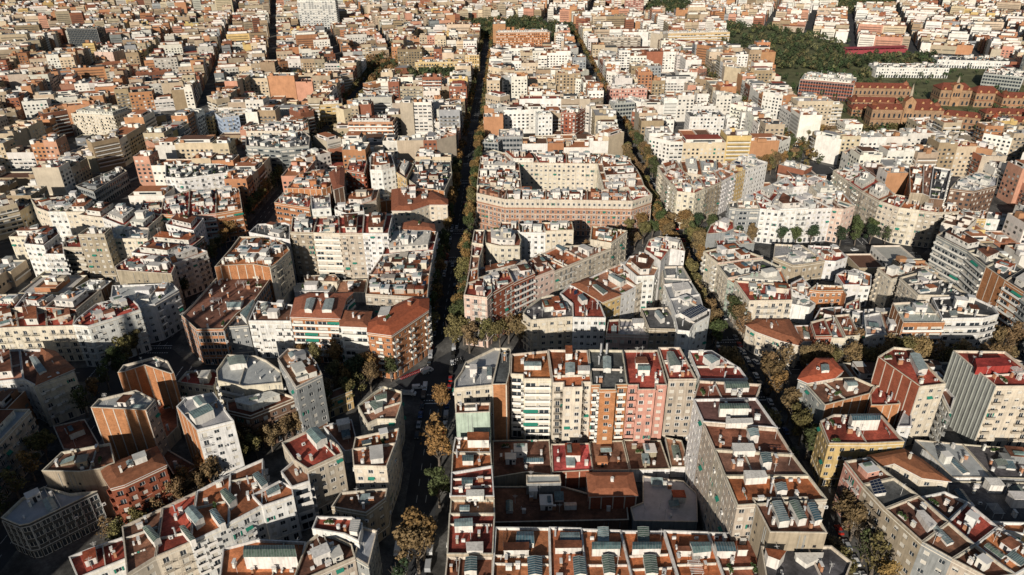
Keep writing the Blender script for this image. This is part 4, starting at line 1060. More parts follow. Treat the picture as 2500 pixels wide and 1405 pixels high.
ITEMS = [ln_.split() for ln_ in """s 21 -34.2,-315.4 -28.9,-315.7 -29,-311.2 -33.9,-311.1
h 21.8 -37.7,-318.8 -30.5,-318.8 -30.4,-315.8 -37.7,-315.9
s 21 -21.5,-314.4 -15.7,-314.5 -15.7,-311.7 -21.3,-311.7
h 21.8 -23.2,-318.2 -15.6,-318.2 -15.3,-315.4 -23,-315.3
G 22 -12.9,-318.9 -4.8,-318.9 -4.4,-316.4 -12.6,-316.2
s 20.6 -10.7,-314.8 -7.4,-314.9 -6.9,-309.5 -10.2,-309.5
s 21 -10.3,-326.3 -7.2,-326.3 -6.8,-320.1 -10.3,-320.1
G 22 -1.6,-319.1 6.6,-319 7.1,-316.5 -1.1,-316.4
s 20.6 0.8,-315 4.2,-315 4.9,-309.7 1.5,-309.6
s 21 1.1,-326.5 4.5,-326.5 5,-320.3 1.3,-320.2
s 21 -31,-326.6 -27.1,-326.6 -26.9,-320.4 -31.1,-320.4
s 21 -18.5,-326.8 -15.1,-326.5 -15,-320.6 -18.4,-320.6
G 22 15.2,-320.7 20.5,-320.1 20.9,-316.7 15.1,-316.6
G 22 22,-320.1 27.4,-320.2 27.6,-316.8 22.1,-316.7
h 21.6 11.1,-319.5 15.1,-319.6 14.8,-317.7 11.5,-317.7
h 21.6 28.1,-319.4 31,-319.4 31.4,-317.8 28.4,-317.7
G 36 33.1,-274.5 42.9,-274.5 43.2,-271.7 33.6,-271.6
G 34 39.2,-260.7 47.5,-260.5 47.7,-256.7 39.7,-256.5
H 34.6 33.7,-280.3 42.6,-280 43.1,-277.5 34.4,-277.6
G 35 39.4,-287.3 42.4,-286.9 43.1,-283.3 39.5,-283.5
H 34.4 32.6,-293.2 39.4,-293.1 39.7,-289.5 33.1,-289.3
G 35 39.5,-299.2 42.4,-298.8 43.3,-294.6 40.1,-294.6
H 34.6 32.7,-305.1 39.3,-304.6 39.3,-301.6 33,-301.6
s 34.2 40.2,-309.9 43.4,-309.6 43.9,-306.4 40.7,-306.7
s 34.6 36.8,-321.6 39.9,-321.1 40,-313.7 37.2,-314
s 34.6 42.3,-320.9 44.8,-320.5 44.7,-313.7 42,-314
s 34 46.7,-320.9 49.1,-320.3 49.4,-313.9 47.2,-314.2
h 30 32.1,-328.7 34.7,-330.2 37.6,-327.1 32.2,-326.1
H 27.8 40.5,-327.2 42.4,-329.8 47.6,-327.3 48.4,-325.9 40.6,-325.8
h 22.4 -50.1,-272.7 -42.7,-272.8 -42.8,-268.5 -50.3,-268.3
s 21 -51.4,-281.3 -47.7,-281.3 -47.8,-278.4 -51.6,-278.3
s 21 -51,-291.8 -47.5,-291.6 -47.6,-288.9 -51.2,-288.8
H 21.6 -49.3,-297.8 -43.7,-297.6 -43.8,-294.8 -49.4,-294.8
s 20.6 -51.1,-302.5 -48,-302.6 -48.1,-300.2 -51.2,-300.2
G 22.2 -52.1,-310.3 -46.6,-310.1 -46.9,-306.9 -52.3,-307.3
H 21.6 -48.1,-318.6 -43.4,-318.6 -43.5,-315.3 -48.5,-315.4
s 21.4 -48.5,-325.5 -44.9,-325.3 -45.1,-320.4 -48.3,-320.5
H 31.6 -50.3,-244.3 -47.5,-244.3 -47.7,-240.9 -50.4,-240.8
s 29.6 -44,-245.7 -42.1,-245.7 -42.1,-240.1 -44.1,-240
G 31 -30.3,-241.5 -23.7,-241.6 -23.8,-238.4 -30.2,-238.2
h 33 -14.5,-236.8 -11.8,-236.8 -11.5,-231 -14.2,-230.9
s 32 -15.4,-247.9 -11.8,-247.4 -11.3,-241.2 -14.9,-241.2
m 32.4 -10.8,-246.9 -6.2,-247 -6,-243.6 -10.5,-243.5
s 32 -1.3,-245.4 1.7,-245.4 2.6,-237.4 -0.5,-237.3
h 31.6 11.3,-241.4 16.2,-241.5 16,-237 11.7,-237
s 31.6 11.4,-245.9 15.9,-246 16.4,-242.3 11.8,-242.2
s 32 23.5,-244.1 27.8,-243.7 26.8,-234.6 24.1,-234.5
G 33 38.7,-244.2 42.7,-241.4 40.3,-237.8 36.7,-238.9
s 20 -129.6,-306.1 -127.9,-303.4 -133.2,-298.3 -134.9,-300.8
s 20 -122.1,-306.6 -120.6,-305.6 -125.6,-299.9 -127.3,-300.9
s 20 -128.4,-312.6 -127.1,-311.8 -132.6,-306.4 -133.9,-307.1
s 20 -122,-298.5 -120.6,-295.9 -125.6,-291.3 -127,-292.8
s 20 -114.3,-291.1 -112.9,-289.2 -117.6,-283.9 -119.1,-285.5
s 20 -138.9,-312.9 -137.7,-311 -142.9,-306.3 -144.8,-307.3
s 22 -219.5,-230.3 -217.5,-228.3 -227.6,-218.2 -230.1,-218.8
G 21 -110.7,-319.4 -95.6,-319.5 -97.5,-315.2 -111.8,-315.2
G 24 -100.2,-275.6 -97.2,-272.5 -102.3,-266.6 -105.3,-269.2
G 19.8 -85.3,-246.9 -81.6,-245.3 -82.2,-241.2 -86.8,-243.6
s 19 -85.2,-251.6 -82.6,-249.6 -82.9,-245.6 -88.7,-246.3
s 21.5 -83.9,-264.8 -80.5,-264.9 -80.7,-262.6 -84.1,-262.5
m 22.5 -82.4,-311.8 -79.9,-312.2 -79.8,-307.5 -82.8,-307.5
G 27.6 -143.7,-266.2 -138.8,-261.2 -142.1,-257.6 -147.3,-262.5
s 27 -145.1,-258.3 -142.8,-256.8 -146.8,-252.1 -149.4,-253.7
G 22.6 -146.3,-226.8 -139.7,-225.7 -143.2,-219.4 -149.3,-221.2
s 22 85.2,-234.1 88.5,-233.8 89.9,-229.6 86.6,-229.8
G 23.6 83,-266 92.9,-265.8 94.3,-262.2 83.7,-262.3
G 29.6 115.1,-245.2 119.3,-244.1 121.5,-234.2 117.8,-233.5
R 31.5 135.6,-246 149.1,-245.1 150,-239.9 138.3,-240.3
t 20.4 76.9,-297.5 81,-296.8 81.7,-290.6 77.9,-291.8
H 21.4 85.8,-312.1 89.1,-310.3 87.9,-305.1 85.8,-305.1
s 19.4 90.9,-309.8 97.1,-308.2 97.3,-305.4 91.3,-306.7
s 19.4 88.8,-316.9 91.4,-316 90,-310.1 88,-310.4
G 20.6 92.4,-242.1 96.5,-241.6 96.7,-238.4 92.4,-238.6
s 26.6 -125.4,-190.1 -122,-190.6 -122.8,-180 -126.8,-180.5
s 26.6 -117.7,-190.6 -113.3,-190.7 -114.2,-180.5 -118.3,-180.4
s 20 -153.3,-186.6 -154.6,-170 -156.1,-169.2 -157.8,-181.2
m 24.8 -93,-192.7 -88.3,-192.7 -88.2,-184.8 -92.8,-185.3
s 19.4 -165.9,-175.1 -159.8,-174.6 -160.5,-168.1 -168.5,-168.7
G 22 18.2,-159.3 20.5,-156.8 15.2,-149.9 13.1,-150.7
G 22 8.3,-170.7 10.9,-168 6.5,-160.7 4.1,-161.4
t 21.2 44.2,-192.3 53.7,-184.7 51.9,-179.6 40.7,-187.3
G 18.4 32.3,-188 34.5,-186.7 33.1,-179.8 30.7,-180.9
G 21.6 -1.9,-176.2 0.8,-174.8 -1.2,-169.3 -3.6,-170.8
m 16 20,-187.2 25.4,-186.7 25.5,-182.8 20.2,-182.7
s 22.4 -6.6,-123.8 -4.1,-121.5 -8.5,-115.4 -10.8,-117.8
t 21.6 41.8,-151.4 46.3,-150.7 47.2,-144.6 42.4,-144.5""".split('\n')]
ITEMS = [(f[0], float(f[1]), [tuple(map(float, q.split(','))) for q in f[2:]]) for f in ITEMS]
IT_OF = {}
for it in ITEMS:
    c = (sum(p[0] for p in it[2]) / len(it[2]), sum(p[1] for p in it[2]) / len(it[2]))
    own = [k for k, r in enumerate(PREC) if inside(c, r[0])]
    if own: IT_OF.setdefault(max(own, key=lambda k: PREC[k][1]), []).append(it)
def roof_item(root, it, zd, cx, cy, r):
    kd, zt, q = it; q = [(p[0] - cx, p[1] - cy) for p in q]; b = MB(); n = len(q)
    zt = max(zt, zd + .9)
    nm = {'s': 'skylight', 'h': 'stair_hut', 'H': 'stair_hut', 'G': 'glazed_hut', 't': 'solar_panel', 'm': 'metal_canopy', 'R': 'stair_hut'}[kd]
    col = (.38, .05, .04) if kd == 'R' else jit((.78, .74, .67), .05, r)
    top = {'s': 'skylight', 'G': 'skylight', 'h': 'clay', 'H': 'plaster', 't': 'solar', 'm': 'metal', 'R': 'floor'}[kd]
    b.prism(inset(q, .12), zd, zt - .02, 'plaster', cap=False)
    if n != 4 or kd in 'hHR': b.prism(q, zt - .2, zt, 'plaster', top=top)
    else:
        e = [hypot(q[(k + 1) % 4][0] - q[k][0], q[(k + 1) % 4][1] - q[k][1]) for k in range(4)]
        if e[0] + e[2] < e[1] + e[3]: q = q[1:] + q[:1]; e = e[1:] + e[:1]
        L0 = (e[0] + e[2]) / 2; W0 = (e[1] + e[3]) / 2; rise = r.choice((.12, .2, .3)) * W0 / 2 if kd in 'sG' else 0
        def B(s_, t): # bilinear
            x = (q[0][0] * (1 - s_) + q[1][0] * s_) * (1 - t) + (q[3][0] * (1 - s_) + q[2][0] * s_) * t
            y = (q[0][1] * (1 - s_) + q[1][1] * s_) * (1 - t) + (q[3][1] * (1 - s_) + q[2][1] * s_) * t
            return x, y, zt + rise * (1 - abs(2 * t - 1))
        if kd in 'sG':
            b.quad([B(0, 0), B(1, 0), B(1, .5), B(0, .5)], top); b.quad([B(0, .5), B(1, .5), B(1, 1), B(0, 1)], top)
            for s_ in (0, 1): b.quad([B(s_, 0), B(s_, 1), B(s_, .5)], 'plaster')
        else: b.quad([B(0, 0), B(1, 0), B(1, 1), B(0, 1)], top)
        k = max(2, int(L0 / (.75 if kd != 't' else 1.1))); h_ = .035 / max(L0, 1)
        def bar(s0, s1, t0, t1):
            P4 = [B(s0, t0), B(s1, t0), B(s1, t1), B(s0, t1)]; P8 = P4 + [(x, y, z + .07) for x, y, z in P4]; kk = len(b.v); b.v.extend(P8)
            for f in ((0, 1, 5, 4), (1, 2, 6, 5), (2, 3, 7, 6), (3, 0, 4, 7), (4, 5, 6, 7)): b.f.append(tuple(kk + i for i in f)); b.m.append(b.mi('rib'))
        for i in range(k + 1):
            s_ = min(1 - h_, max(h_, i / k))
            for t0, t1 in ((0, .5), (.5, 1)): bar(s_ - h_, s_ + h_, t0, t1)
        if kd == 't':
            for t in (.33, .66): bar(0, 1, t - .01, t + .01)
    put(nm, b.mesh(nm), root, color=col)
def house(idx, rec, used):
    poly, z, code, phrase, i, n = rec
    r = random.Random(idx * 7 + 1)
    w, rf, st, pa, flank = code
    cx = sum(p[0] for p in poly) / len(poly); cy = sum(p[1] for p in poly) / len(poly)
    lab = make_label(code, phrase, i, n, z)
    while lab in used: lab = lab + ' again'
    used.add(lab)
    low = z < 12
    root = thing('courtyard_building' if z < 10.5 else 'apartment_house', lab, 'building', (cx, cy, 0), group=('low courtyard buildings' if z < 10.5 else 'apartment houses of the grid blocks'))
    near = hypot(cx - CX, cy - CY) < NEAR_D
    far = hypot(cx - CX, cy - CY) > 520
    L = [(p[0] - cx, p[1] - cy) for p in poly]
    wcol = jit(WALL[w] if st != 'q' else (.40, .19, .12), .06, r); tcol = jit((.74, .68, .57), .05, r) if w not in 'rop' or r.random() < .7 else wcol
    if st == 'q': tcol = (.64, .56, .45); wcol = jit((.42, .22, .14), .04, r)
    if st == 'g': tcol = (.5, .5, .48)
    hip = rf in 'BO'
    zt = z if not hip else z
    OFF[0], OFF[1] = cx, cy
    wall = MB(); upper = MB(); trim = MB(); party = MB(); ptrim = MB(); wins = []; bals = []
    pil = {'o': 1, 'r': 1, 'n': 1 if r.random() < .5 else 0, 'G': 2}.get(pa, 0)
    tint_brick = w in 'or' and st != 'q'
    for k in range(len(L)):
        a, b = L[k], L[(k + 1) % len(L)]; A, B = poly[k], poly[(k + 1) % len(poly)]
        Le = hypot(B[0] - A[0], B[1] - A[1])
        if Le < .05: continue
        ex, ey = (B[0] - A[0]) / Le, (B[1] - A[1]) / Le
        hs = [covered((A[0] + ex * Le * t + ey * 1.2, A[1] + ey * Le * t - ex * 1.2), idx, zmin=10.4) for t in (.2, .5, .8)]
        f = facing(A, B); joined = min(hs) > 0
        if joined: (blank(party, ptrim, a, b, 0, zt, pil if min(hs) < z - 1.5 else 0))
        elif st == 'x' or f < -.12 or (flank == 'L' and ey < -.5) or (flank == 'F' and ex > .6) or (flank == '-' and pa in 'oG' and ey < -.8 and Le > 12 and z > 20 and r.random() < .5): blank(party, ptrim, a, b, 0, zt, pil)
        else:
            zl = max([covered((A[0] + ex * Le * t + ey * 2, A[1] + ey * Le * t - ex * 2), idx) for t in (.2, .5, .8)])
            bay = len(L) == 8 and st in 'bn' and ex > .8 and a[1] < min(p[1] for p in L) + 1.2
            if st == 'q':
                facade(wall, trim, a, b, 0, zt - 5.4, 'q', wins, bals, r, 0); facade(upper, trim, a, b, zt - 5.4, zt, 'q', wins, bals, r, zt - 5.4); continue
            facade(wall, trim, a, b, 0, zt, 'p' if low or bay else st, wins, bals, r, zl if zl < 12 else 0)
    if tint_brick: wall.mats = ['brick' if q == 'plaster' else q for q in wall.mats]
    if wall.v: put('wall', wall.mesh('wall'), root, color=wcol)
    if upper.v: put('upper_wall', upper.mesh('upper_wall'), root, color=tcol)
    if party.v: put('party_wall', party.mesh('party_wall'), root, color=jit(WALL[pa], .06, r))
    if ptrim.v: put('pilaster', ptrim.mesh('pilaster'), root, color=jit((.62, .56, .47) if pa != 'G' else (.42, .43, .39), .05, r))['kind'] = 'stuff'
    if trim.v: put('cornice', trim.mesh('cornice'), root, color=tcol)['kind'] = 'stuff'
    # windows and balconies
    tb = r.random(); bcol = jit((.8, .77, .7), .05, r) if tb < .4 else wcol if tb < .7 else tuple(x * .62 for x in wcol); solid = st == 'n' or r.random() < .45
    if near:
        cap = 260
        for (p, e, sw, sh, kd) in wins[:cap]: put('window', WINM[kd], root, p, atan2(e[1], e[0]), (sw, 1, sh))
        for (p, e, sw, sh, kd) in wins[:cap]:
            if r.random() < .07: put('cooling_unit', LIBS['cooling_unit'][0][0], root, (p[0] + e[0] * (sw / 2 + .75) + e[1] * .3, p[1] + e[1] * (sw / 2 + .75) - e[0] * .3, p[2] + .1), atan2(e[1], e[0]))
        for (p, e, sw) in bals[:150]: put('balcony', BALM[solid], root, p, atan2(e[1], e[0]), (sw, 1, 1), color=bcol)
    else:
        wm = MB()
        for (p, e, sw, sh, kd) in wins:
            wm.add(WIN[kd] if not far else (WIN[2] if kd in (1, 2) else WINS), lambda q: (p[0] + e[0] * q[0] * sw - e[1] * q[1], p[1] + e[1] * q[0] * sw + e[0] * q[1], p[2] + q[2] * sh))
        if wm.v: o = put('window', wm.mesh('window'), root); o['kind'] = 'stuff'
        bm_ = MB()
        for (p, e, sw) in bals:
            bm_.add(BAL[solid] if (solid or not far) else BALS, lambda q: (p[0] + e[0] * q[0] * sw - e[1] * q[1], p[1] + e[1] * q[0] * sw + e[0] * q[1], p[2] + q[2]))
        if bm_.v: o = put('balcony', bm_.mesh('balcony'), root, color=bcol); o['kind'] = 'stuff'
    # roof
    rm, rc = ROOF[rf]
    if rf == 'T': rc = r.choice(((.58, .22, .09), (.46, .16, .075), (.33, .12, .07), (.54, .18, .07), (.47, .23, .14), (.40, .20, .13)))
    rc = jit(rc, .2, r); rb = MB()
    if hip:
        ev = inset(L, -.45); A0 = area(L); per = sum(hypot(L[k][0] - L[k - 1][0], L[k][1] - L[k - 1][1]) for k in range(len(L)))
        d = min(4.0, A0 / per * .75); rg = inset(L, d)
        if area(rg) < A0 * .08: d *= .5; rg = inset(L, d)
        nn = len(L)
        for k in range(nn):
            a, b, c, dd = ev[k], ev[(k + 1) % nn], rg[(k + 1) % nn], rg[k]
            rb.quad([(a[0], a[1], z), (b[0], b[1], z), (c[0], c[1], z + d * .42), (dd[0], dd[1], z + d * .42)], rm)
            rb.quad([(a[0], a[1], z - .25), (b[0], b[1], z - .25), (b[0], b[1], z), (a[0], a[1], z)], 'frame')
        rb.quad([(p[0], p[1], z + d * .42) for p in rg], rm)
        rb.quad([(p[0], p[1], z - .25) for p in ev][::-1], 'frame')
        put('roof', rb.mesh('roof'), root, color=rc)
        its = IT_OF.get(idx, [])
        for it in its: roof_item(root, it, z + d * .2, cx, cy, r)
        scatter(root, inset(poly, d), z + d * .42 - .05, wcol, r, .45, near, rf, z, its)
    else:
        inn = inset(L, .32); out = inset(L, -.07); zd = z - (.95 if z > 10 else .4); nn = len(L)
        rb.quad([(p[0], p[1], zd) for p in inset(L, .2)], rm)
        put('roof', rb.mesh('roof'), root, color=rc)
        pb = MB()
        for k in range(nn):
            a, b, c, dd = out[k], out[(k + 1) % nn], inn[(k + 1) % nn], inn[k]
            pb.quad([(a[0], a[1], z + .05), (b[0], b[1], z + .05), (c[0], c[1], z + .05), (dd[0], dd[1], z + .05)], 'plaster')
            pb.quad([(a[0], a[1], z - .12), (b[0], b[1], z - .12), (b[0], b[1], z + .05), (a[0], a[1], z + .05)], 'plaster')
            pb.quad([(a[0], a[1], z - .12), (dd[0], dd[1], z - .12), (c[0], c[1], z - .12), (b[0], b[1], z - .12)], 'plaster')
            pb.quad([(c[0], c[1], zd - .1), (dd[0], dd[1], zd - .1), (dd[0], dd[1], z + .05), (c[0], c[1], z + .05)], 'plaster')
        put('parapet', pb.mesh('parapet'), root, color=jit((.66, .58, .46), .1, r) if w not in 'wG' else jit((.78, .75, .7), .05, r))
        if area(L) > 130 and z > 12 and r.random() < .75:
            k = max(range(nn), key=lambda i: hypot(L[i][0] - L[i - 1][0], L[i][1] - L[i - 1][1])); ex, ey = L[k][0] - L[k - 1][0], L[k][1] - L[k - 1][1]; q = hypot(ex, ey); ex /= q; ey /= q
            dv = MB()
            for t_ in range(r.choice((1, 1, 2))):
                o0 = r.uniform(-.25, .25) * q; px, py = ex * o0, ey * o0; lo = hi = 0
                while hi < 30 and inside((px - ey * (hi + .5), py + ex * (hi + .5)), inn): hi += .5
                while lo < 30 and inside((px + ey * (lo + .5), py - ex * (lo + .5)), inn): lo += .5
                if hi + lo > 5: dv.box(0, 0, 0, 1, 1, 1, 'plaster', T=lambda c: (px + ex * (c[0] - .5) * .25 - ey * (-lo + (lo + hi) * c[1]), py + ey * (c[0] - .5) * .25 + ex * (-lo + (lo + hi) * c[1]), zd - .05 + .9 * c[2]))
            if dv.v: put('roof_divider', dv.mesh('roof_divider'), root, color=jit((.7, .64, .54), .1, r))['kind'] = 'stuff'
        # attic storey set back from the street front
        A0 = area(L); att = inset(L, 3.2); its = IT_OF.get(idx, [])
        for it in its: roof_item(root, it, zd, cx, cy, r)
        if not its and A0 > 170 and z > 14 and st != 'q' and area(att) > 45 and r.random() < .42 and pa != 'G' and len(L) <= 6:
            am = MB(); aw = []; hh = 2.9
            for k in range(nn):
                a, b = att[k], att[(k + 1) % nn]
                if hypot(b[0] - a[0], b[1] - a[1]) < .3: continue
                A_, B_ = (a[0] + cx, a[1] + cy), (b[0] + cx, b[1] + cy)
                if facing(A_, B_) > 0 and hypot(b[0] - a[0], b[1] - a[1]) > 3: 
                    t0 = MB(); facade(am, t0, a, b, zd, zd + hh, 'p', aw, [], r, zd)
                else: am.quad([(a[0], a[1], zd), (b[0], b[1], zd), (b[0], b[1], zd + hh), (a[0], a[1], zd + hh)], 'plaster')
            am.prism(inset(att, -.15), zd + hh, zd + hh + .25, 'plaster', top='clay' if r.random() < .6 else 'plaster')
            at = put('attic', am.mesh('attic'), root, color=jit((.74, .7, .62), .08, r))
            wm = MB()
            for (p, e, sw, sh, kd) in aw:
                wm.add(WIN[kd if kd < 3 else 0], lambda q: (p[0] + e[0] * q[0] * sw - e[1] * q[1], p[1] + e[1] * q[0] * sw + e[0] * q[1], p[2] + q[2] * sh))
            if wm.v: o = put('window', wm.mesh('window'), at); o['kind'] = 'stuff'
            scatter(root, inset(poly, 3.3), zd + hh + .25, wcol, r, .6, near, rf, z)
        elif z > 10: scatter(root, poly, zd, wcol, r, {'T': 1, 'R': 1, 'O': .4, 'V': .5, 'D': .6, 'G': .5, 'N': .9, 'W': .7, 'P': .8}[rf] * (1.15 if st != 'q' else 1.3), near, rf, z, its)
        else: scatter(root, poly, zd, wcol, r, .42, near, rf, z)
    return root
def simple_mb(k):
    b = MB(); b.quad([(-.5, .15, 0), (.5, .15, 0), (.5, .15, 1), (-.5, .15, 1)], k); return b
WINS = simple_mb('glass'); WIN[2] = WIN[2]
BALS = MB(); BALS.box(-.5, -1, -.14, .5, -.003, 0, 'paint'); BALS.quad([(-.5, -1, .5), (.5, -1, .5), (.5, -1, .95), (-.5, -1, .95)], 'rail')
used = set()
for idx, rec in enumerate(PREC): house(idx, rec, used)

# ---------------------------------------------------------------- the rest of the town, past the 300 largest houses
FR = random.Random(11)
fwv, rtv, upv = fw, r2, u2
def proj(x, y, z):
    d = Vector((x - CAM[0], y - CAM[1], z - CAM[2])); D = d.dot(fwv)
    if D < 1: return (-9e9, -9e9)
    return 1250 + FOC * d.dot(rtv) / D, 702.5 - FOC * d.dot(upv) / D
town = MB(); town.c = []
def tq(pts, m, c): town.quad(pts, m); town.c.append(c)
FW = [((.78, .73, .64), 3.4), ((.62, .50, .35), 4.5), ((.46, .37, .26), 4), ((.36, .27, .17), 3), ((.46, .22, .11), 2.6), ((.30, .12, .07), 2), ((.54, .28, .19), 1.4), ((.66, .48, .2), .8), ((.32, .33, .33), .8), ((.72, .68, .6), 3)]
FRF = [((.46, .18, .085), 5), ((.36, .08, .05), 1.6), ((.09, .09, .09), 2), ((.34, .34, .33), 1.6), ((.5, .48, .44), 1), ((.16, .08, .05), 4)]
def pick(t): return jit(FR.choices([a for a, _ in t], [b for _, b in t])[0], .12, FR)
GL = (.04, .05, .06)
LM = [(min(p[0] for p in r[0]) - 4, max(p[0] for p in r[0]) + 4, min(p[1] for p in r[0])) for r in PREC if min(p[1] for p in r[0]) > 90 and r[5] == 1]
def tbox(cx, cy, w, d, ang, z0, z1, c, top):
    co, si = cos(ang), sin(ang)
    p = [(cx + co * x - si * y, cy + si * x + co * y) for x, y in ((-w/2, -d/2), (w/2, -d/2), (w/2, d/2), (-w/2, d/2))]
    for k in range(4):
        a, b = p[k], p[(k + 1) % 4]; tq([(a[0], a[1], z0), (b[0], b[1], z0), (b[0], b[1], z1), (a[0], a[1], z1)], 'tint', c)
    tq([(q[0], q[1], z1) for q in p], 'tint', top)
CAPZ = 0
def lot(poly, z, style=None):
    if area(poly) < 0: poly = poly[::-1]
    cx = sum(p[0] for p in poly) / len(poly); cy = sum(p[1] for p in poly) / len(poly)
    u, v = proj(cx, cy, z)
    if not (-140 < u < 2640 and -60 < v < 1500): return
    if covered((cx, cy), pad=1) or any(covered(((p[0] * 3 + cx) / 4, (p[1] * 3 + cy) / 4)) for p in poly): return
    if any(inside((cx, cy), pk) for pk in ZONES): return
    if abs(cy - cx + 110) < 13 and -180 < cx < 262: return
    if any(a0 < cx < a1 and 0 < yy - cy < (42 if yy < 500 else 110) for a0, a1, yy in LM): z = min(z, FR.uniform(6, 10))
    if CAPZ: z = min(z, CAPZ + FR.uniform(-3, 1))
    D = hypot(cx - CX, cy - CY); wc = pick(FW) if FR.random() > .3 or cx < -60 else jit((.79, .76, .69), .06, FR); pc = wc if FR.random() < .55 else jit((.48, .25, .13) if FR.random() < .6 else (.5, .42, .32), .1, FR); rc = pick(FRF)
    if cx < -150 and cy > 120 and FR.random() < .5: wc = tuple(x * .72 for x in wc)  # half the far-left walls darkened: shade on that side put into their colour
    st = FR.random(); n = len(poly)
    for k in range(n):
        a, b = poly[k], poly[(k + 1) % n]; L = hypot(b[0] - a[0], b[1] - a[1])
        if L < .3: continue
        f = facing(a, b); ex, ey = (b[0] - a[0]) / L, (b[1] - a[1]) / L
        blankw = f > -.1 and FR.random() < .14
        c = pc if blankw else wc
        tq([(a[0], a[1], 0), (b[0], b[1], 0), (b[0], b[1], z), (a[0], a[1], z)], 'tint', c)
        if f < 0 or blankw or L < 3: continue
        m = max(1, int(L / 3.3)); pw = L / m; fl = int((z - 2) / 3.05)
        def P(u_, y, zz): return (a[0] + ex * u_ - ey * y, a[1] + ey * u_ + ex * y, zz)
        ww = pw * (.78 if st < .3 else .5); gr = FR.random() < .06
        for kf in range(0, fl):
            zb = .9 + kf * 3.05
            if kf < 1 and D > 300: continue
            if D > 1150 or st < .12:
                if D > 1150 and kf % 2: pass
                tq([P(L * .06, -.06, zb), P(L * .94, -.06, zb), P(L * .94, -.06, zb + 1.5), P(L * .06, -.06, zb + 1.5)], 'tint', tuple(x * .4 + .02 for x in wc))
            else:
                for c_ in range(m):
                    uc = (c_ + .5) * pw; t = FR.random()
                    if t < .06: continue
                    cc = GL if t < .6 else (.2, .18, .15) if t < .75 else (.62, .6, .54) if t < .94 else (.03, .2, .15) if gr else (.1, .1, .1)
                    tq([P(uc - ww/2, -.06, zb), P(uc + ww/2, -.06, zb), P(uc + ww/2, -.06, zb + 1.6), P(uc - ww/2, -.06, zb + 1.6)], 'glass' if cc == GL else 'tint', cc)
            if st < .55 and D < 900:
                x0, x1 = (L * .03, L * .97) if st < .3 else (L * .12, L * .88)
                bc = (.75, .72, .66) if st < .3 else wc if st < .42 else (.25, .23, .2)
                for q in ([P(x0, -.95, zb - .3), P(x1, -.95, zb - .3), P(x1, -.95, zb + .55), P(x0, -.95, zb + .55)], [P(x0, -.95, zb - .3), P(x0, 0, zb - .3), P(x1, 0, zb - .3), P(x1, -.95, zb - .3)]): tq(q, 'tint', bc)
    if D < 900:
        inn = inset(poly, .35); zd = z - .9
        tq([(p[0], p[1], zd) for p in inn], 'tint', rc)
        pcx = jit((.7, .62, .5), .12, FR)
        for k in range(n):
            a, b, c, d = poly[k], poly[(k + 1) % n], inn[(k + 1) % n], inn[k]
            tq([(a[0], a[1], z), (b[0], b[1], z), (c[0], c[1], z), (d[0], d[1], z)], 'tint', pcx)
            tq([(c[0], c[1], zd), (d[0], d[1], zd), (d[0], d[1], z), (c[0], c[1], z)], 'tint', pcx)
    else: zd = z; tq([(p[0], p[1], z) for p in poly], 'tint', rc)
    A = area(poly); k = max(range(n), key=lambda i: hypot(poly[i][0] - poly[i - 1][0], poly[i][1] - poly[i - 1][1]))
    ang = atan2(poly[k][1] - poly[k - 1][1], poly[k][0] - poly[k - 1][0]); xs = [p[0] for p in poly]; ys = [p[1] for p in poly]
    inn = inset(poly, .6)
    if z > 9:
        if FR.random() < .3 and A > 110:
            at = inset(poly, 2.6)
            if area(at) > 30:
                ac = jit((.76, .72, .65), .08, FR)
                for q in range(n):
                    a, b = at[q], at[(q + 1) % n]; tq([(a[0], a[1], zd), (b[0], b[1], zd), (b[0], b[1], zd + 2.8), (a[0], a[1], zd + 2.8)], 'tint', ac)
                    if facing(a, b) > .2 and D < 900: 
                        mx = .3; tq([(a[0] + (b[0]-a[0]) * .2, a[1] + (b[1]-a[1]) * .2 - .06, zd + .8), (a[0] + (b[0]-a[0]) * .8, a[1] + (b[1]-a[1]) * .8 - .06, zd + .8), (a[0] + (b[0]-a[0]) * .8, a[1] + (b[1]-a[1]) * .8 - .06, zd + 2.1), (a[0] + (b[0]-a[0]) * .2, a[1] + (b[1]-a[1]) * .2 - .06, zd + 2.1)], 'glass', GL)
                tq([(p[0], p[1], zd + 2.8) for p in at], 'tint', rc)
        for _ in range(min(9, int(A / 28 * (1 if D < 800 else .4)) + 1)):
            for _t in range(4):
                x, y = FR.uniform(min(xs), max(xs)), FR.uniform(min(ys), max(ys))
                if inside((x, y), inn): break
            else: continue
            t = FR.random()
            if t < .5: w_, d_, h_ = FR.uniform(2, 4.5), FR.uniform(2, 4.5), FR.uniform(2.2, 3.2)
            elif t < .75: w_, d_, h_ = .6, FR.uniform(.6, 1.6), FR.uniform(1.2, 2.4)
            elif t < .9: w_, d_, h_ = FR.uniform(1.5, 3), FR.uniform(2, 5), .9
            else: w_, d_, h_ = .35, FR.uniform(4, 8), FR.uniform(1.3, 2)
            c = jit((.76, .74, .69), .08, FR) if FR.random() < (.62 if D < 700 else .35) else pc
            tbox(x, y, w_, d_, ang, zd, zd + h_, c, (.3, .35, .36) if .75 < t < .9 else c if FR.random() < .6 else rc)

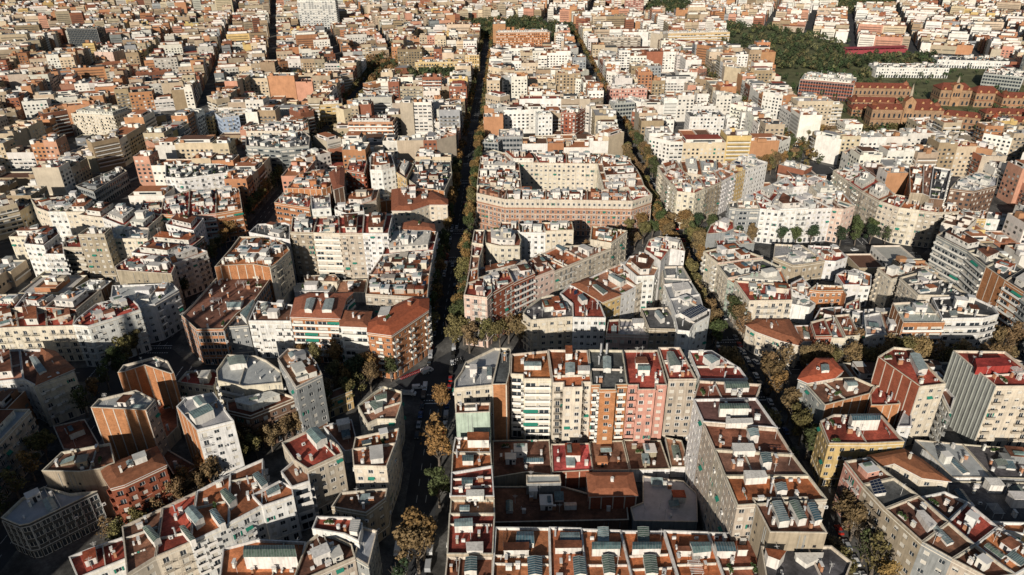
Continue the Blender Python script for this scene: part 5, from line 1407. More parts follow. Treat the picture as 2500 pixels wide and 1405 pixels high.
def side(p, q, dep, h0, tall=1):   # a row of lots along the street line p->q, depth inward to the left
    L = hypot(q[0] - p[0], q[1] - p[1]); e = ((q[0] - p[0]) / L, (q[1] - p[1]) / L); u = 0
    while u < L - 4:
        w = FR.uniform(10, 22) if FR.random() > .1 else FR.uniform(24, 40); w = L - u if L - u - w < 7 else w
        d1 = dep + FR.uniform(-3, 3)
        z = h0 + FR.choice((-9, -5, -2, 0, 0, 0, 2, 4, 6)) + FR.uniform(-.5, .5)
        if FR.random() < .1: z *= .6
        a = (p[0] + e[0] * u, p[1] + e[1] * u); b = (a[0] + e[0] * w, a[1] + e[1] * w)
        lot([a, b, (b[0] - e[1] * d1, b[1] + e[0] * d1), (a[0] - e[1] * d1, a[1] + e[0] * d1)], max(8, z)); u += w
def grid_block(cx, cy, h0=22):
    P = block_poly(cx, cy); k = HB - CH; d = 16
    h0 += FR.uniform(-2.5, 2.5)
    side(P[0], P[1], d, h0); side(P[2], P[3], d, h0); side(P[4], P[5], d, h0); side(P[6], P[7], d, h0)
    for a, b in ((1, 2), (3, 4), (5, 6), (7, 0)):
        A, B = P[a], P[b]; mx, my = (A[0] + B[0]) / 2, (A[1] + B[1]) / 2
        ix, iy = cx - mx, cy - my; q = hypot(ix, iy); ix /= q; iy /= q
        lot([A, B, (B[0] + ix * 13, B[1] + iy * 13), (A[0] + ix * 13, A[1] + iy * 13)], h0 + FR.choice((-2, 0, 2, 3)))
    for _ in range(9):
        x, y = cx + FR.uniform(-34, 34), cy + FR.uniform(-34, 34); w, dd = FR.uniform(8, 26), FR.uniform(8, 22)
        z = FR.choice((4, 5, 6, 8, 12, 16)) ; lot([(x - w/2, y - dd/2), (x + w/2, y - dd/2), (x + w/2, y + dd/2), (x - w/2, y + dd/2)], z + FR.random())
ZONES = PARKS + [[(118, -102), (210, -102), (210, -56), (118, -54)], [(262, 172), (330, 118), (560, 250), (560, 520), (300, 520), (262, 300)]]
def grid_ok(x, y):
    return not (x < -330 + (y - 150) * .55 - 120 and y > 230) and y < 900 and not (x > 290 and y > 520) and x < 600
for i in range(-6, 8):
    for j in range(-3, 9):
        x, y = PITCH_ * i, PITCH_ * j
        if (i, j) in ((0, -3), (-1, -3), (1, -3), (0, -2), (-1, -2), (0, -1), (-1, -1), (0, 0)): continue
        CAPZ = 11 if (i, j) in ((1, -1), (1, -2), (1, 0), (-2, -1)) else 0
        if grid_ok(x, y): grid_block(x, y)
CAPZ = 0
def loose(x0, x1, y0, y1, ang, bw, bd, ok, h0):
    co, si = cos(ang), sin(ang); mx, my = (x0 + x1) / 2, (y0 + y1) / 2; S_ = max(x1 - x0, y1 - y0)
    a = -S_
    while a < S_:
        b = -S_
        w = bw * FR.uniform(.8, 1.3)
        while b < S_:
            d = bd * FR.uniform(.8, 1.25)
            X, Y = mx + co * (a + w/2) - si * (b + d/2), my + si * (a + w/2) + co * (b + d/2)
            if x0 < X < x1 and y0 < Y < y1 and ok(X, Y):
                u, v = proj(X, Y, 10)
                if -250 < u < 2750 and v > -120:
                    T = lambda p, q: (mx + co * (a + p) - si * (b + q), my + si * (a + p) + co * (b + q))
                    h = h0 + FR.uniform(-4, 5); e = 3.5
                    if FR.random() < .1 and h0 > 14:
                        side(T(e, d * .4), T(w - e, d * .4), 14, h + FR.uniform(4, 12))
                    else:
                        side(T(e, e), T(w - e, e), 13, h); side(T(w - e, d - e), T(e, d - e), 13, h)
                        if d > 44: side(T(w - e, e + 13), T(w - e, d - e - 13), 12, h); side(T(e, d - e - 13), T(e, e + 13), 12, h)
            b += d + 5
        a += w + 7
loose(-1900, 0, 180, 1700, .28, 74, 52, lambda x, y: not grid_ok(x, y) and x < 120, 17)
loose(-400, 700, 880, 1900, -.15, 70, 50, lambda x, y: not grid_ok(x, y) and x > -300 + 0 * y and not (x > 290 and y < 1000 and x > 420), 17)
loose(290, 1900, 430, 1900, -.4, 60, 44, lambda x, y: not grid_ok(x, y) and x > 290 and (y > 560 or x > 560), 14)
loose(262, 1100, -60, 440, -.35, 70, 48, lambda x, y: x > 560 - .1 * y and not grid_ok(x, y), 18)
o = struct('distant_town', town, 'stuff'); o['label'] = 'dense rooftops of the further city blocks'; o['category'] = 'town'

# ---------------------------------------------------------------- old hospital of brick pavilions with red roofs and domes
def arch_window(b, P, uc, z, w, h):
    pts = [P(uc - w/2, -.05, z), P(uc + w/2, -.05, z), P(uc + w/2, -.05, z + h * .6)]
    for t in (45, 90, 135): pts.append(P(uc + w/2 * cos(radians(t)), -.05, z + h * .6 + w/2 * sin(radians(t))))
    pts.append(P(uc - w/2, -.05, z + h * .6)); b.quad(pts, 'glass')
def pavilion(label, cx, cy, w, d, h, ang, roofh=3, tower=0, group='brick pavilions of the old hospital', dome=0):
    h *= .86; roofh *= .85
    r = thing('hospital_pavilion', label, 'building', (cx, cy, 0), group, ang)
    b = MB(); g_ = MB()
    b.box(-w/2, -d/2, 0, w/2, d/2, h, 'brick', bottom=False)
    for z in (h * .45, h - .5): b.box(-w/2 - .2, -d/2 - .2, z, w/2 + .2, d/2 + .2, z + .4, 'clay')
    for sx, sy, L, f in ((0, -1, w, lambda u, y, z: (-w/2 + u, -d/2 + y, z)), (-1, 0, d, lambda u, y, z: (-w/2 + y, d/2 - u, z))):
        n = max(2, int(L / 4.2))
        for i in range(n):
            uc = (i + .5) * L / n
            arch_window(g_, f, uc, 1.2, 1.9, h * .3); arch_window(g_, f, uc, h * .55, 1.7, h * .3)
    put('wall', b.mesh('wall'), r, color=(.37, .24, .15)); o = put('window', g_.mesh('window'), r); o['kind'] = 'stuff'
    t = MB(); e = .5
    A, B, C, D_ = (-w/2 - e, -d/2 - e, h), (w/2 + e, -d/2 - e, h), (w/2 + e, d/2 + e, h), (-w/2 - e, d/2 + e, h)
    k = min(d/2, w/2) * .98
    if w >= d: p, q = (-w/2 + k * .5, 0, h + roofh), (w/2 - k * .5, 0, h + roofh)
    else: p, q = (0, -d/2 + k * .5, h + roofh), (0, d/2 - k * .5, h + roofh)
    if w >= d: fs = [(A, B, q, p), (C, D_, p, q), (D_, A, p), (B, C, q)]
    else: fs = [(A, B, p), (B, C, q, p), (C, D_, q), (D_, A, p, q)]
    for f in fs: t.quad(list(f), 'tiles')
    put('roof', t.mesh('roof'), r, color=(.26, .075, .045))
    dm = MB()
    for i in range(max(2, int(w / 7))):   # gabled dormers along the eaves
        x = -w/2 + (i + .5) * w / max(2, int(w / 7))
        dm.box(x - .9, -d/2 - .3, h, x + .9, -d/2 + 2.2, h + 1.2, 'brick', bottom=False)
        dm.quad([(x - 1.1, -d/2 - .4, h + 1.2), (x, -d/2 - .4, h + 2.3), (x + 1.1, -d/2 - .4, h + 1.2)], 'brick')
        dm.quad([(x - 1.1, -d/2 - .4, h + 1.2), (x, -d/2 - .4, h + 2.3), (x, -d/2 + 2.2, h + 2.3), (x - 1.1, -d/2 + 2.2, h + 1.2)], 'clay')
        dm.quad([(x + 1.1, -d/2 - .4, h + 1.2), (x + 1.1, -d/2 + 2.2, h + 1.2), (x, -d/2 + 2.2, h + 2.3), (x, -d/2 - .4, h + 2.3)], 'clay')
    put('dormer', dm.mesh('dormer'), r, color=(.6, .36, .18))['kind'] = 'stuff'
    if tower:
        tw = MB(); tw.box(-4.5, -d/2 - 1.5, 0, 4.5, -d/2 + 6, h + tower * .45, 'brick', bottom=False)
        tw.quad([(-4.5, -d/2 - 1.52, h + tower * .45), (4.5, -d/2 - 1.52, h + tower * .45), (0, -d/2 - 1.52, h + tower * .7)], 'brick')
        for s in (-1, 1): tw.quad([(s * 4.7, -d/2 - 1.7, h + tower * .45), (0, -d/2 - 1.7, h + tower * .72), (0, -d/2 + 6, h + tower * .72), (s * 4.7, -d/2 + 6, h + tower * .45)], 'clay')
        tw.tube([(0, -d/2 + 2, h + tower * .4), (0, -d/2 + 2, h + tower * .9), (0, -d/2 + 2, h + tower * 1.35)], [1.6, 1.2, .1], 'stone', 8)
        put('clock_tower', tw.mesh('clock_tower'), r, color=(.46, .28, .16))
        gm = MB()
        for u in (-2.4, 0, 2.4): arch_window(gm, lambda uu, y, z: (uu, -d/2 - 1.6 + y, z), u, h * .6, 1.6, 5)
        arch_window(gm, lambda uu, y, z: (uu, -d/2 - 1.6 + y, z), 0, h + 1.5, 3, 4); arch_window(gm, lambda uu, y, z: (uu, -d/2 - 1.6 + y, z), 0, .2, 2.6, 4.5)
        put('tower_window', gm.mesh('tower_window'), r)['kind'] = 'stuff'
    for i in range(dome):
        x = (-w/2 + 4) if i == 0 else (w/2 - 4); dd = MB()
        prof = [(0, 3.2), (1.2, 3.1), (2.4, 2.5), (3.4, 1.4), (4.0, .4), (5.2, .08)]
        dd.tube([(x, 0, h + roofh * .4 + z_) for z_, _ in [(-1.5, 0)] + prof], [3.2] + [q for _, q in prof], 'clay', 12)
        put('dome', dd.mesh('dome'), r)
    return r
TH = .62
pavilion('hospital main front with a gabled clock tower and spire', 330, 188, 62, 16, 20, -.12, 4.2, 17, dome=2)
pavilion('short hospital wing flanking the clock tower front, dark red roof', 380, 182, 30, 15, 14, -.5, 3.5)
pavilion('hospital pavilion with red ridge directly behind the clock tower front', 322, 226, 46, 13, 9, -.12, 4)
pavilion('second low hospital pavilion with a long red roof behind the first', 334, 255, 46, 13, 9, -.12, 4, dome=1)
pavilion('tall hospital convent range with dark red roof and pinnacles', 352, 286, 60, 14, 17, -.12, 4.5, dome=2)
pavilion('small white and brick operating house amid the hospital pavilions', 372, 238, 22, 13, 11, -.12, 4, group=None)
pavilion('twin gabled church of the old hospital, tan brick', 420, 270, 30, 20, 19, -.12, 6, 10, group=None)
pavilion('hospital church apse range beside the twin gables', 448, 262, 22, 18, 17, -.12, 6)
pavilion('low hospital pavilion with red roof before the long tan range', 440, 205, 48, 13, 9, -.12, 4)
pavilion('another low hospital pavilion, nearer the street houses', 430, 180, 44, 12, 8, -.12, 4, dome=1)
pavilion('long tan hospital range with arched gallery and dark red roof', 486, 240, 66, 14, 16, -.12, 4.5, dome=1)
pavilion('cross wing closing the long tan hospital range', 525, 215, 16, 42, 14, -.12, 4)

# ---------------------------------------------------------------- trees
TR = random.Random(5)
def crown_mb(seed, n, ls, rx, rz, holes=.5, bare=0):
    r = random.Random(seed); b = MB(); cl = []
    for _ in range(13):
        t = r.uniform(0, 2 * pi); q = r.uniform(0, .75) ; cl.append((rx * q * cos(t), rx * q * sin(t), r.uniform(-.75, .8) * rz, r.uniform(.28, .5) * rx))
    for _ in range(n):
        c = r.choice(cl); a = Vector((r.gauss(0, 1), r.gauss(0, 1), r.gauss(0, 1))).normalized()
        p = Vector(c[:3]) + a * c[3] * r.uniform(.6, 1.05); s = ls * r.uniform(.6, 1.3)
        q = (a + Vector((r.uniform(-.9, .9), r.uniform(-.9, .9), r.uniform(-.9, .9)))).normalized().to_track_quat('Z', 'Y')
        b.quad([tuple(p + q @ Vector((x * s, y * s, 0))) for x, y in ((-1, -.5), (.1, -.8), (1, .4), (-.2, .8))], 'leaf')
    return b
CROWN = [crown_mb(k, 1700, .26, 3.3, 3.8).mesh("crown") for k in range(5)] + [crown_mb(9, 420, .3, 3.3, 3.8).mesh("crown")]
def trunk_mb(seed):
    r = random.Random(seed); b = MB(); b.tube([(0, 0, 0), (.1, 0, 2.5), (0, .1, 5)], [.32, .24, .18], 'bark', 7)
    for k in range(7):
        t = k * 2 * pi / 7 + r.uniform(-.3, .3); q = r.uniform(1.6, 2.8); z = r.uniform(2.6, 4.8)
        m1 = (cos(t) * q * .5, sin(t) * q * .5, z + 2); e = (cos(t) * q, sin(t) * q, z + r.uniform(4, 6))
        b.tube([(0, 0, z), m1, e], [.13, .08, .02], 'bark', 4)
        for s in (-.6, .6): b.tube([m1, (cos(t + s) * q, sin(t + s) * q, z + r.uniform(3, 4.5))], [.06, .015], 'bark', 3)
    return b
TRUNK = [trunk_mb(k).mesh("trunk") for k in range(3)]
LEAFC = [((.27, .165, .06), 3, 'golden brown'), ((.23, .155, .075), 3, 'dry brown'), ((.17, .145, .055), 3, 'olive yellow'), ((.075, .095, .035), 1.5, 'green'), ((.04, .065, .03), 1, 'dark green')]
tn = {}
NTREE = 0
def tree(x, y, where, s=None, tone=None, grp='street trees of the grid'):
    global NTREE
    if covered((x, y)): return
    c = TR.choices(LEAFC, [q[1] for q in LEAFC])[0] if tone is None else LEAFC[tone]
    s = s or TR.uniform(.8, 1.25)
    size = 'small' if s < .9 else 'tall' if s > 1.12 else 'mid sized'; s *= 1.34
    u, v = proj(x, y, 8)
    if not (-60 < u < 2560 and -40 < v < 1470): return
    tn[where] = tn.get(where, 0) + 1; q = tn[where]
    oq = ORD[q - 1] if q <= 8 else '%d%s' % (q, 'th' if q % 100 in (11, 12, 13) or q % 10 > 3 or q % 10 == 0 else ('st', 'nd', 'rd')[q % 10 - 1])
    t = thing('plane_tree', ('%s %s tree, %s %s' % (size, c[2], oq, where)), 'tree', (x, y, .13), grp + ', ' + where)
    put('trunk', TR.choice(TRUNK), t, (0, 0, 0), TR.uniform(0, 6), (s, s, s))
    bare = TR.random() < .2
    put('crown', CROWN[5] if bare else TR.choice(CROWN[:5]), t, (0, 0, 7.2 * s), TR.uniform(0, 6), (s, s * TR.uniform(.85, 1.1), s * TR.uniform(.9, 1.2)), jit(c[0], .2, TR))
    NTREE += 1
for x, y, s, tone in ((-63.5, -232, 1.0, 0), (-63, -256, 1.35, 0), (-61.5, -263, 1.3, 0), (-60, -281, 1.1, 3), (-63, -303, 1.4, 0), (-64, -308, 1.3, 1), (-68, -316, 1.0, 4)):
    tree(x, y, 'beside the shaded avenue below the crossing', s, tone)
for x, y, s, tone in ((-100, -213, 1.2, 4), (-104, -215, 1.0, 0), (-96, -207, 1.1, 0), (-86, -200, 1, 0), (-83, -191, .9, 3), (-98, -197, 1, 0), (-91, -194, .9, 3), (-112, -198, 1, 0), (-120, -202, 1.1, 2), (-128, -198, .9, 0)):
    tree(x, y, 'on the corner across from the orange corner house', s, tone)
for x, y in ((-73, -182), (-72.5, -176), (-61, -182), (-57, -179), (-52, -178), (-47, -182), (-44, -175), (-40, -182), (-36, -178), (-31, -182), (-30, -174), (-54, -186)):
    tree(x, y, 'at the mouth of the diagonal promenade', TR.uniform(.95, 1.25), TR.choice((1, 2, 0)))
p_ = -168
while p_ < 250:     # promenade trees both sides
    for s in (-5.5, 5.5):
        x = p_ - s * .7 + TR.uniform(-.8, .8); y = p_ * 1.044 - 108.5 + s * .7 + TR.uniform(-.8, .8)
        if TR.random() < .93 and not (-84 < x < -30): tree(x, y, 'lining the diagonal promenade', TR.uniform(.75, 1.05), TR.choice((1, 2, 1, 0, 3)), 'promenade trees')
    p_ += 7
for (x0, y0), (x1, y1_) in (((-163, -296), (-151, -279)), ((-151, -279), (-132, -254)), ((-132, -254), (-115, -237)), ((-115, -237), (-97, -212))):
    L_ = hypot(x1 - x0, y1_ - y0); n_q = int(L_ / 5.5)
    for k in range(n_q):
        for s in (-3.2, 3.2): tree(x0 + (x1 - x0) * k / n_q - (y1_ - y0) / L_ * s, y0 + (y1_ - y0) * k / n_q + (x1 - x0) / L_ * s, 'along the foot of the diagonal promenade', TR.uniform(.7, .95), TR.choice((1, 0, 2, 1)), 'promenade trees')
for X, s0, nm, y1 in ((-66.65, -1, 'on the shaded west kerb of the central avenue', 60), (-66.65, 1, 'on the sunny side of the central avenue', 140), (66.65, -1, 'on the west kerb of the eastern street', 100), (66.65, 1, 'on the far kerb of the eastern street', 140)):
    y = -172 if X < 0 else -318
    while y < y1:
        if abs((y + 66.65) % 133.3) > 9 and TR.random() < .85: tree(X + s0 * 7.2, y + TR.uniform(-1, 1), nm, TR.uniform(.85, 1.2), TR.choice((1, 1, 0, 2, 2, 3)) if X > 0 else TR.choice((0, 2, 3, 3, 0)))
        y += 6.6
x = 84
while x < 190:
    for s in (-6.5, 6.5): tree(x + TR.uniform(-1, 1), -200 + s, 'on the cross street under the arcaded corner', TR.uniform(.95, 1.3), TR.choice((1, 2, 1)))
    x += 7
x = 80
while x < 190:
    if TR.random() < .8: tree(x, -66.65 + 6.5, 'around the round plaza', TR.uniform(.8, 1.1), TR.choice((1, 3, 4)))
    if TR.random() < .8: tree(x + 3, -66.65 - 6.5, 'around the round plaza', TR.uniform(.8, 1.1), TR.choice((1, 3, 4)))
    x += 9
for y in range(-320, 60, 9): tree(-207, y, 'in the dark western street', TR.uniform(.8, 1.1), TR.choice((0, 2, 3)))
# woods, parks and far street trees: one mass
wood = MB(); wood.c = []
def clump(x, y, r_, h, c, n=34):
    for _ in range(n):
        a = Vector((TR.gauss(0, 1), TR.gauss(0, 1), TR.gauss(0, .8))).normalized(); p = Vector((x, y, h * .62)) + Vector((a.x * r_, a.y * r_, a.z * h * .38)) * TR.uniform(.6, 1.05)
        q = (a + Vector((TR.uniform(-.6, .6), TR.uniform(-.6, .6), TR.uniform(-.6, .6)))).normalized().to_track_quat('Z', 'Y'); s = r_ * .33 * TR.uniform(.7, 1.2)
        wood.quad([tuple(p + q @ Vector((i * s, j * s, 0))) for i, j in ((-1, -.6), (.2, -.9), (1, .5), (-.2, .9))], 'ltint'); wood.c.append(c)
gr_ = MB()
gr_.quad([(262, 140, .18), (380, 140, .18), (600, 260, .18), (600, 520, .18), (300, 560, .18)], 'lawn')
for k, pk in enumerate(PARKS):
    gr_.quad([(p[0], p[1], .2) for p in (pk if area(pk) > 0 else pk[::-1])], 'lawn')
    xs = [p[0] for p in pk]; ys = [p[1] for p in pk]; A = abs(area(pk)); nn = int(A / (50 if k != 4 else 85))
    for _ in range(min(nn, 700)):
        x, y = TR.uniform(min(xs), max(xs)), TR.uniform(min(ys), max(ys))
        if not inside((x, y), pk) or covered((x, y), pad=3): continue
        br = k in (0, 8, 10) and TR.random() < .6
        clump(x, y, TR.uniform(2.8, 4.6), TR.uniform(8, 13), jit((.24, .14, .06) if br else (.05, .07, .03) if TR.random() < .6 else (.12, .115, .05), .35, TR), 26 if k > 2 else 40)
for X in (-200, -66.65, 66.65, 200):
    y = 60
    while y < 760:
        for s in (-7, 7):
            if TR.random() < .8 and not covered((X + s, y)): clump(X + s, y + TR.uniform(-2, 2), TR.uniform(2.4, 3.6), TR.uniform(9, 13), jit(TR.choice(((.22, .12, .04), (.16, .12, .045), (.08, .09, .035))), .2, TR), 30)
        y += 8
for k in range(190): clump(TR.uniform(268, 560), TR.uniform(150, 430), TR.uniform(2, 3.4), TR.uniform(6, 12), jit((.05, .08, .03), .3, TR), 24)
for k in range(26): clump(TR.uniform(280, 345), TR.uniform(160, 174), TR.uniform(2, 3), TR.uniform(7, 11), jit((.12, .1, .04), .3, TR), 24)
struct('woodland', wood, 'stuff'); struct('park_ground', gr_)

# ---------------------------------------------------------------- cars, van, lorry, motorcycles, hire bicycles, street lamps
def profile_mb(prof, w, taper, m):
    b = MB(); n = len(prof)
    L_ = [(x, -w/2 * (taper if z > .95 else 1), z) for x, z in prof]; R_ = [(x, -y, z) for x, y, z in L_]
    for i in range(n): b.quad([L_[i], L_[(i + 1) % n], R_[(i + 1) % n], R_[i]][::-1], m)
    b.quad(L_, m); b.quad(R_[::-1], m); return b
def wheel_mb():
    b = MB(); b.tube([(0, -.11, 0), (0, .11, 0)], [.32, .32], 'rubber', 10); b.quad([(.32 * cos(t * pi / 5), -.11, .32 * sin(t * pi / 5)) for t in range(10)], 'rubber')
    b.quad([(.18 * cos(t * pi / 3), -.13, .18 * sin(t * pi / 3)) for t in range(6)], 'frame'); return b
WH = wheel_mb().mesh('wheel')
CARB = profile_mb([(-2.1, .35), (2.1, .35), (2.15, .6), (2.0, .8), (1.15, .92), (-1.7, .95), (-2.1, .85)], 1.75, 1, 'car').mesh('body')
CABG = profile_mb([(1.05, .93), (-1.65, .94), (-1.2, 1.42), (.4, 1.42)], 1.6, .86, 'glass').mesh('cabin')
CROOF = MB(); CROOF.box(-1.1, -.66, 1.4, .35, .66, 1.46, 'car'); CROOF = CROOF.mesh('roof_panel')
LITE = MB(); LITE.box(-.06, -.2, -.08, .06, .2, .08, 'frame'); LITE = LITE.mesh('headlight')
VANB = profile_mb([(-2.4, .35), (2.4, .35), (2.45, .9), (1.75, 1.15), (1.25, 1.95), (-2.35, 2.0), (-2.45, 1.2)], 1.9, .94, 'car').mesh('body')
VANG = MB(); VANG.quad([(1.79, -.75, 1.2), (1.79, .75, 1.2), (1.33, .7, 1.85), (1.33, -.7, 1.85)], 'glass')
for s in (-1, 1): VANG.quad([(1.5, s * .93, 1.2), (.5, s * .95, 1.2), (.5, s * .93, 1.75), (1.25, s * .91, 1.75)], 'glass')
VANG = VANG.mesh('windscreen')
CN = dict(white=(.75, .75, .73), black=(.02, .02, .02), silver=(.4, .41, .42), red=(.4, .03, .02), blue=(.03, .07, .2))
CNT = {}
def carlab(cn, van, where):
    k = (cn, van, where); CNT[k] = CNT.get(k, 0) + 1
    return '%s %s %s, parked %s' % (ORD[CNT[k] - 1] if CNT[k] <= 8 else '%dth' % CNT[k], cn, 'van' if van else 'car', where)
def car(x, y, rz, cn, where, van=False, sc=1, cat=None, label=None):
    t = thing('parked_van' if van else 'parked_car', label or carlab(cn, van, where), cat or ('van' if van else 'car'), (x, y, .005), 'vehicles parked along the kerbs', rz)
    put('body', VANB if van else CARB, t, color=CN[cn], sc=(sc, sc, sc))
    put('windscreen' if van else 'cabin', VANG if van else CABG, t, sc=(sc, sc, sc))
    if not van: put('roof_panel', CROOF, t, color=CN[cn])
    for a in (-1.35 * sc, 1.4 * sc):
        for s in (-.82 * sc, .82 * sc): put('wheel', WH, t, (a, s, .32))
    if not van:
        for s in (-.55, .55): put('headlight', LITE, t, (2.1, s, .68))
    return t
car(-72.2, -200.5, .65, 'white', '', True, 1.15, label='big white van at the head of the red bicycle row')
car(-75.2, -212.5, .1, 'white', '', True, .9, label='small white van standing alone in the crossing')
VR = random.Random(21)
tk = thing('flatbed_lorry', 'white flatbed lorry with drop sides stopped beside the wedge house', 'lorry', (-78.5, -217, .005), None, -.1)
b = MB(); b.box(-3.4, -1.1, .7, 1.2, 1.1, .9, 'frame'); b.box(-3.4, -1.1, .9, 1.2, -1.02, 1.7, 'frame'); b.box(-3.4, 1.02, .9, 1.2, 1.1, 1.7, 'frame'); b.box(-3.4, -1.02, .9, -3.32, 1.02, 1.7, 'frame'); b.box(1.12, -1.02, .9, 1.2, 1.02, 2.3, 'frame')
put('cargo_bed', b.mesh('cargo_bed'), tk)
put('cab', profile_mb([(1.3, .45), (3.3, .45), (3.35, 1.1), (2.6, 1.4), (2.3, 2.2), (1.3, 2.25)], 2.0, .92, 'car').mesh('cab'), tk, color=(.75, .75, .73))
b = MB(); b.quad([(2.64, -.8, 1.4), (2.64, .8, 1.4), (2.37, .75, 2.1), (2.37, -.75, 2.1)], 'glass'); put('windscreen', b.mesh('windscreen'), tk)
b = MB(); b.box(-3, -.8, .95, .8, .7, 1.5, 'skylight'); put('load', b.mesh('load'), tk)
for a in (-2.4, 2.2):
    for s in (-.95, .95): put('wheel', WH, tk, (a, s, .36), sc=(1.15, 1.15, 1.15))
for X, s, nm in ((-66.65, -5.2, 'on the shaded central avenue, west kerb'), (-66.65, 5.2, 'on the central avenue, east kerb'), (66.65, -5.2, 'on the tree lined eastern street, near kerb'), (66.65, 5.2, 'on the tree lined eastern street, far kerb')):
    y = -318
    while y < 60:
        if abs((y + 66.65 + 66.65) % 133.3 - 66.65) < 46 and VR.random() < .92:
            cn = VR.choice(('white', 'white', 'black', 'silver', 'silver', 'black', 'blue', 'white', 'black', 'red'))
            if not covered((X + s, y)): car(X + s, y, pi / 2 if s > 0 else -pi / 2, cn, nm, VR.random() < .15)
        y += 6.2
for k, (x, y, a, cn) in enumerate(((-69, -40, 1.6, 'white'), (-66, 2, 1.6, 'red'), (-64, 30, -1.5, 'white'), (-68, -95, -1.5, 'silver'), (-65, -120, 1.6, 'black'), (160, -74, .2, 'white'), (170, -80, .2, 'white'), (181, -82, -.2, 'white'), (190, -86, -.3, 'silver'), (152, -70, .3, 'black'), (71, -186, 1.6, 'silver'), (75, -196, 1.9, 'white'), (80, -203, 2.2, 'silver'), (-192, -196, .4, 'blue'))):
    car(x, y, a, cn, ('crossing the central avenue', 'crossing the central avenue', 'on the central avenue by the ring block', 'by the orange corner block', 'by the orange corner block')[k] if k < 5 else ('on the round plaza', 'at the eastern crossing')[k > 9] if k < 13 else 'at the dark western crossing')
def ring(b, x, z, r_, m, n=10, t=.04):
    for i in range(n):
        a0, a1 = 2 * pi * i / n, 2 * pi * (i + 1) / n
        b.quad([(x + r_ * cos(a0), -t, z + r_ * sin(a0)), (x + r_ * cos(a1), -t, z + r_ * sin(a1)), (x + (r_ - .07) * cos(a1), t, z + (r_ - .07) * sin(a1)), (x + (r_ - .07) * cos(a0), t, z + (r_ - .07) * sin(a0))], m)
b = MB(); ring(b, 0, 0, .34, 'rubber'); BWH = b.mesh('wheel')
b = MB()
for p, q in (((-.5, .34), (-.15, .85)), ((-.15, .4), (.4, .85)), ((-.15, .4), (-.2, .95)), ((.4, .85), (.52, .34)), ((-.5, .34), (-.15, .4)), ((.4, .85), (.38, 1.05))): b.tube([(p[0], 0, p[1]), (q[0], 0, q[1])], [.045, .045], 'car', 4)
b.box(-.36, -.1, .95, -.05, .1, 1.02, 'rubber'); b.box(.34, -.28, 1.03, .4, .28, 1.08, 'rubber'); b.box(-.75, -.1, .66, -.3, .1, .7, 'car'); b.box(.5, -.18, .8, .78, .18, 1.0, 'car'); BFR = b.mesh('frame')
for k in range(17):
    x, y = -83 + k * .62, -206.4 + k * .47
    t = thing('hire_bicycle', 'red hire bicycle, %s in the dock from the dark end of the row' % (ORD[k] if k < 8 else '%dth' % (k + 1)), 'bicycle', (x, y, .14), 'red hire bicycles in their dock', 2.25)
    put('frame', BFR, t, color=(.5, .01, .02)); put('wheel', BWH, t, (-.5, 0, .34)); put('wheel', BWH, t, (.52, 0, .34))
dk = MB(); dk.tube([(-83.6, -206.0, .3), (-72.6, -197.7, .3)], [.12, .12], 'frame', 5)
o = put('bicycle_dock', dk.mesh('bicycle_dock')); o['label'] = 'long low docking rail holding the red hire bicycles'; o['category'] = 'bicycle dock'
b = MB(); b.box(-.5, -.13, .45, .25, .13, .62, 'car'); b.box(-.6, -.16, .72, .15, .16, .84, 'rubber'); b.box(.35, -.16, .3, .48, .16, 1.0, 'car'); b.box(.34, -.34, 1.0, .42, .34, 1.06, 'rubber'); b.box(-.3, -.15, .3, .4, .15, .38, 'car'); SCB = b.mesh('body')
for k in range(15):
    x, y = -62.2 + (k % 8) * .75, -196 + (k % 8) * .32 + (2.6 if k > 7 else 0)
    t = thing('motor_scooter', 'scooter, %s in the cluster at the crossing, %s row' % (ORD[k % 8], 'second' if k > 7 else 'first'), 'scooter', (x, y, .14), 'scooters parked at the crossing', 1.9)
    put('body', SCB, t, color=VR.choice(((.7, .7, .7), (.03, .03, .03), (.03, .03, .03), (.4, .4, .42)))); put('wheel', WH, t, (-.62, 0, .3), sc=(.9, .6, .9)); put('wheel', WH, t, (.66, 0, .3), sc=(.9, .6, .9))
b = MB(); b.tube([(0, 0, 0), (0, 0, 8.5), (.4, 0, 9.3), (1.4, 0, 9.5)], [.1, .07, .05, .05], 'rail', 5); LP = b.mesh('pole')
b = MB(); b.box(1.2, -.16, 9.35, 2.0, .16, 9.55, 'frame'); LH = b.mesh('lamp_head')
for k, (x, y, a, nm) in enumerate([(-76, -193, 0, 'beside the orange corner house'), (-58, -190, 2, 'by the scooter cluster'), (-74, -160, 0, 'on the avenue beside the pink column'), (-59, -130, 3.1, 'on the avenue mid block'), (-74, -100, 0, 'further up the avenue'), (75, -190, 3.1, 'at the eastern crossing'), (168, -90, 1, 'on the round plaza'), (150, -78, 2, 'at the plaza edge by the white block')]):
    t = thing('street_lamp', 'slim street lamp %s' % nm, 'street lamp', (x, y, .13), 'street lamps', a); put('pole', LP, t); put('lamp_head', LH, t)
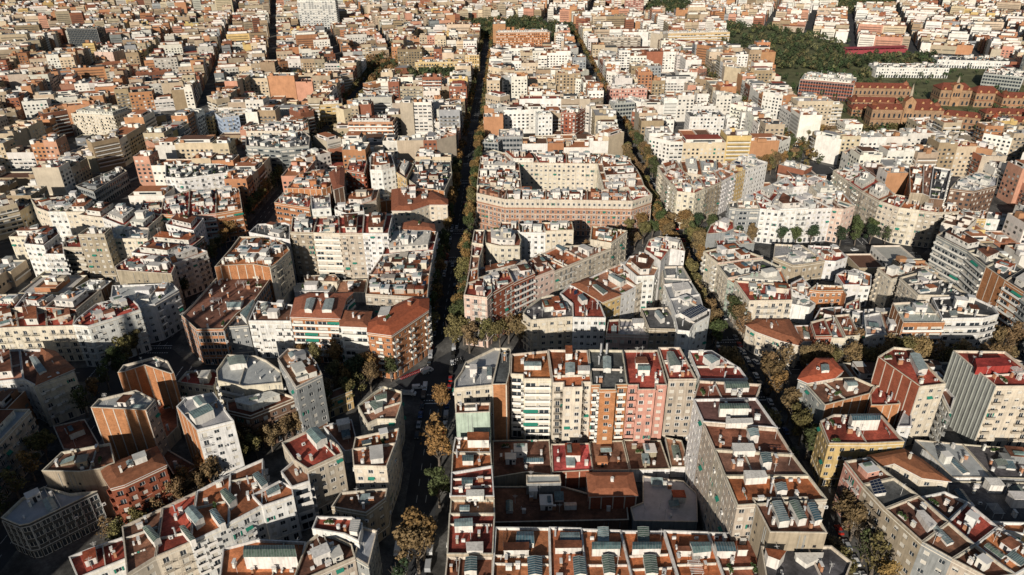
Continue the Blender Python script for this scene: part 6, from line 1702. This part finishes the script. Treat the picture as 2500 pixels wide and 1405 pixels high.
# steel flues over the tiled roof of the sunny row
for x in (2.2, 4.4):
    b = MB(); b.tube([(0, 0, 28), (0, 0, 33.2)], [.4, .4], 'metal', 10); b.box(-.9, -.1, 31, .9, .1, 31.2, 'rail')
    o = put('steel_flue', b.mesh('steel_flue'), None, (x - 3, -234, 2.5), color=(.5, .5, .5)); o['label'] = 'tall steel flue on the dark roof, ' + ('nearer the pink house' if x > 3 else 'nearer the cream bay house'); o['category'] = 'flue'; o['group'] = 'steel flues'
# arcade net court
b = MB(); b.quad([(0, 0, .2), (38, -4, .2), (40, 14, .2), (2, 18, .2)], 'plant'); o = put('sports_pitch', b.mesh('sports_pitch'), None, (134, -104, .0)); o['label'] = 'green sports pitch beside the red roofed hall'; o['category'] = 'sports pitch'
# red stand and parking of the far sports ground
for k, (x, y, w, c, lb) in enumerate(((478, 560, 90, (.33, .06, .07), 'long red grandstand by the park'), (600, 590, 95, (.6, .6, .58), 'long white grandstand beyond the red one'))):
    b = MB(); b.box(-w/2, -5, 0, w/2, 5, 5, 'paint', bottom=False); b.quad([(-w/2 - .5, -6, 7), (w/2 + .5, -6, 7), (w/2 + .5, 6, 8), (-w/2 - .5, 6, 8)], 'paint')
    for i in range(12): b.box(-w/2 + i * w/11.5, -5.8, 0, -w/2 + i * w/11.5 + .3, -5.5, 7, 'paint')
    o = put('grandstand', b.mesh('grandstand'), None, (x, y, 0), .12, color=c); o['label'] = lb; o['category'] = 'grandstand'

# ---------------------------------------------------------------- the spired church south-west of the view, whose towers throw the long bands of shade
ch = thing('spired_church', 'large stone church with tall tapering towers behind the viewpoint', 'church', (-262, -404, 0))
b = MB(); b.box(-60, -30, 0, 31, 38, 72, 'stone', bottom=False); b.box(-12, -38, 0, 12, 46, 78, 'stone', bottom=False); put('nave', b.mesh('nave'), ch)
for k, (x, y, h, r_) in enumerate(((-7, 43, 98, 4), (8, 43, 107, 4), (21, 43, 107, 4), (34, 43, 100, 4), (38, -12, 98, 4.2), (38, -24, 105, 4.2), (-40, -20, 98, 5), (-40, 8, 98, 5), (-6, 0, 135, 9))):
    b = MB(); b.tube([(x, y, 0), (x, y, h * .5), (x, y, h * .72), (x, y, h * .9), (x, y, h)], [r_, r_ * .95, r_ * .78, r_ * .4, r_ * .12], 'stone', 12); put('spire', b.mesh('spire'), ch)
print('objects', len(bpy.data.objects), 'trees', NTREE, 'town faces', len(town.f))
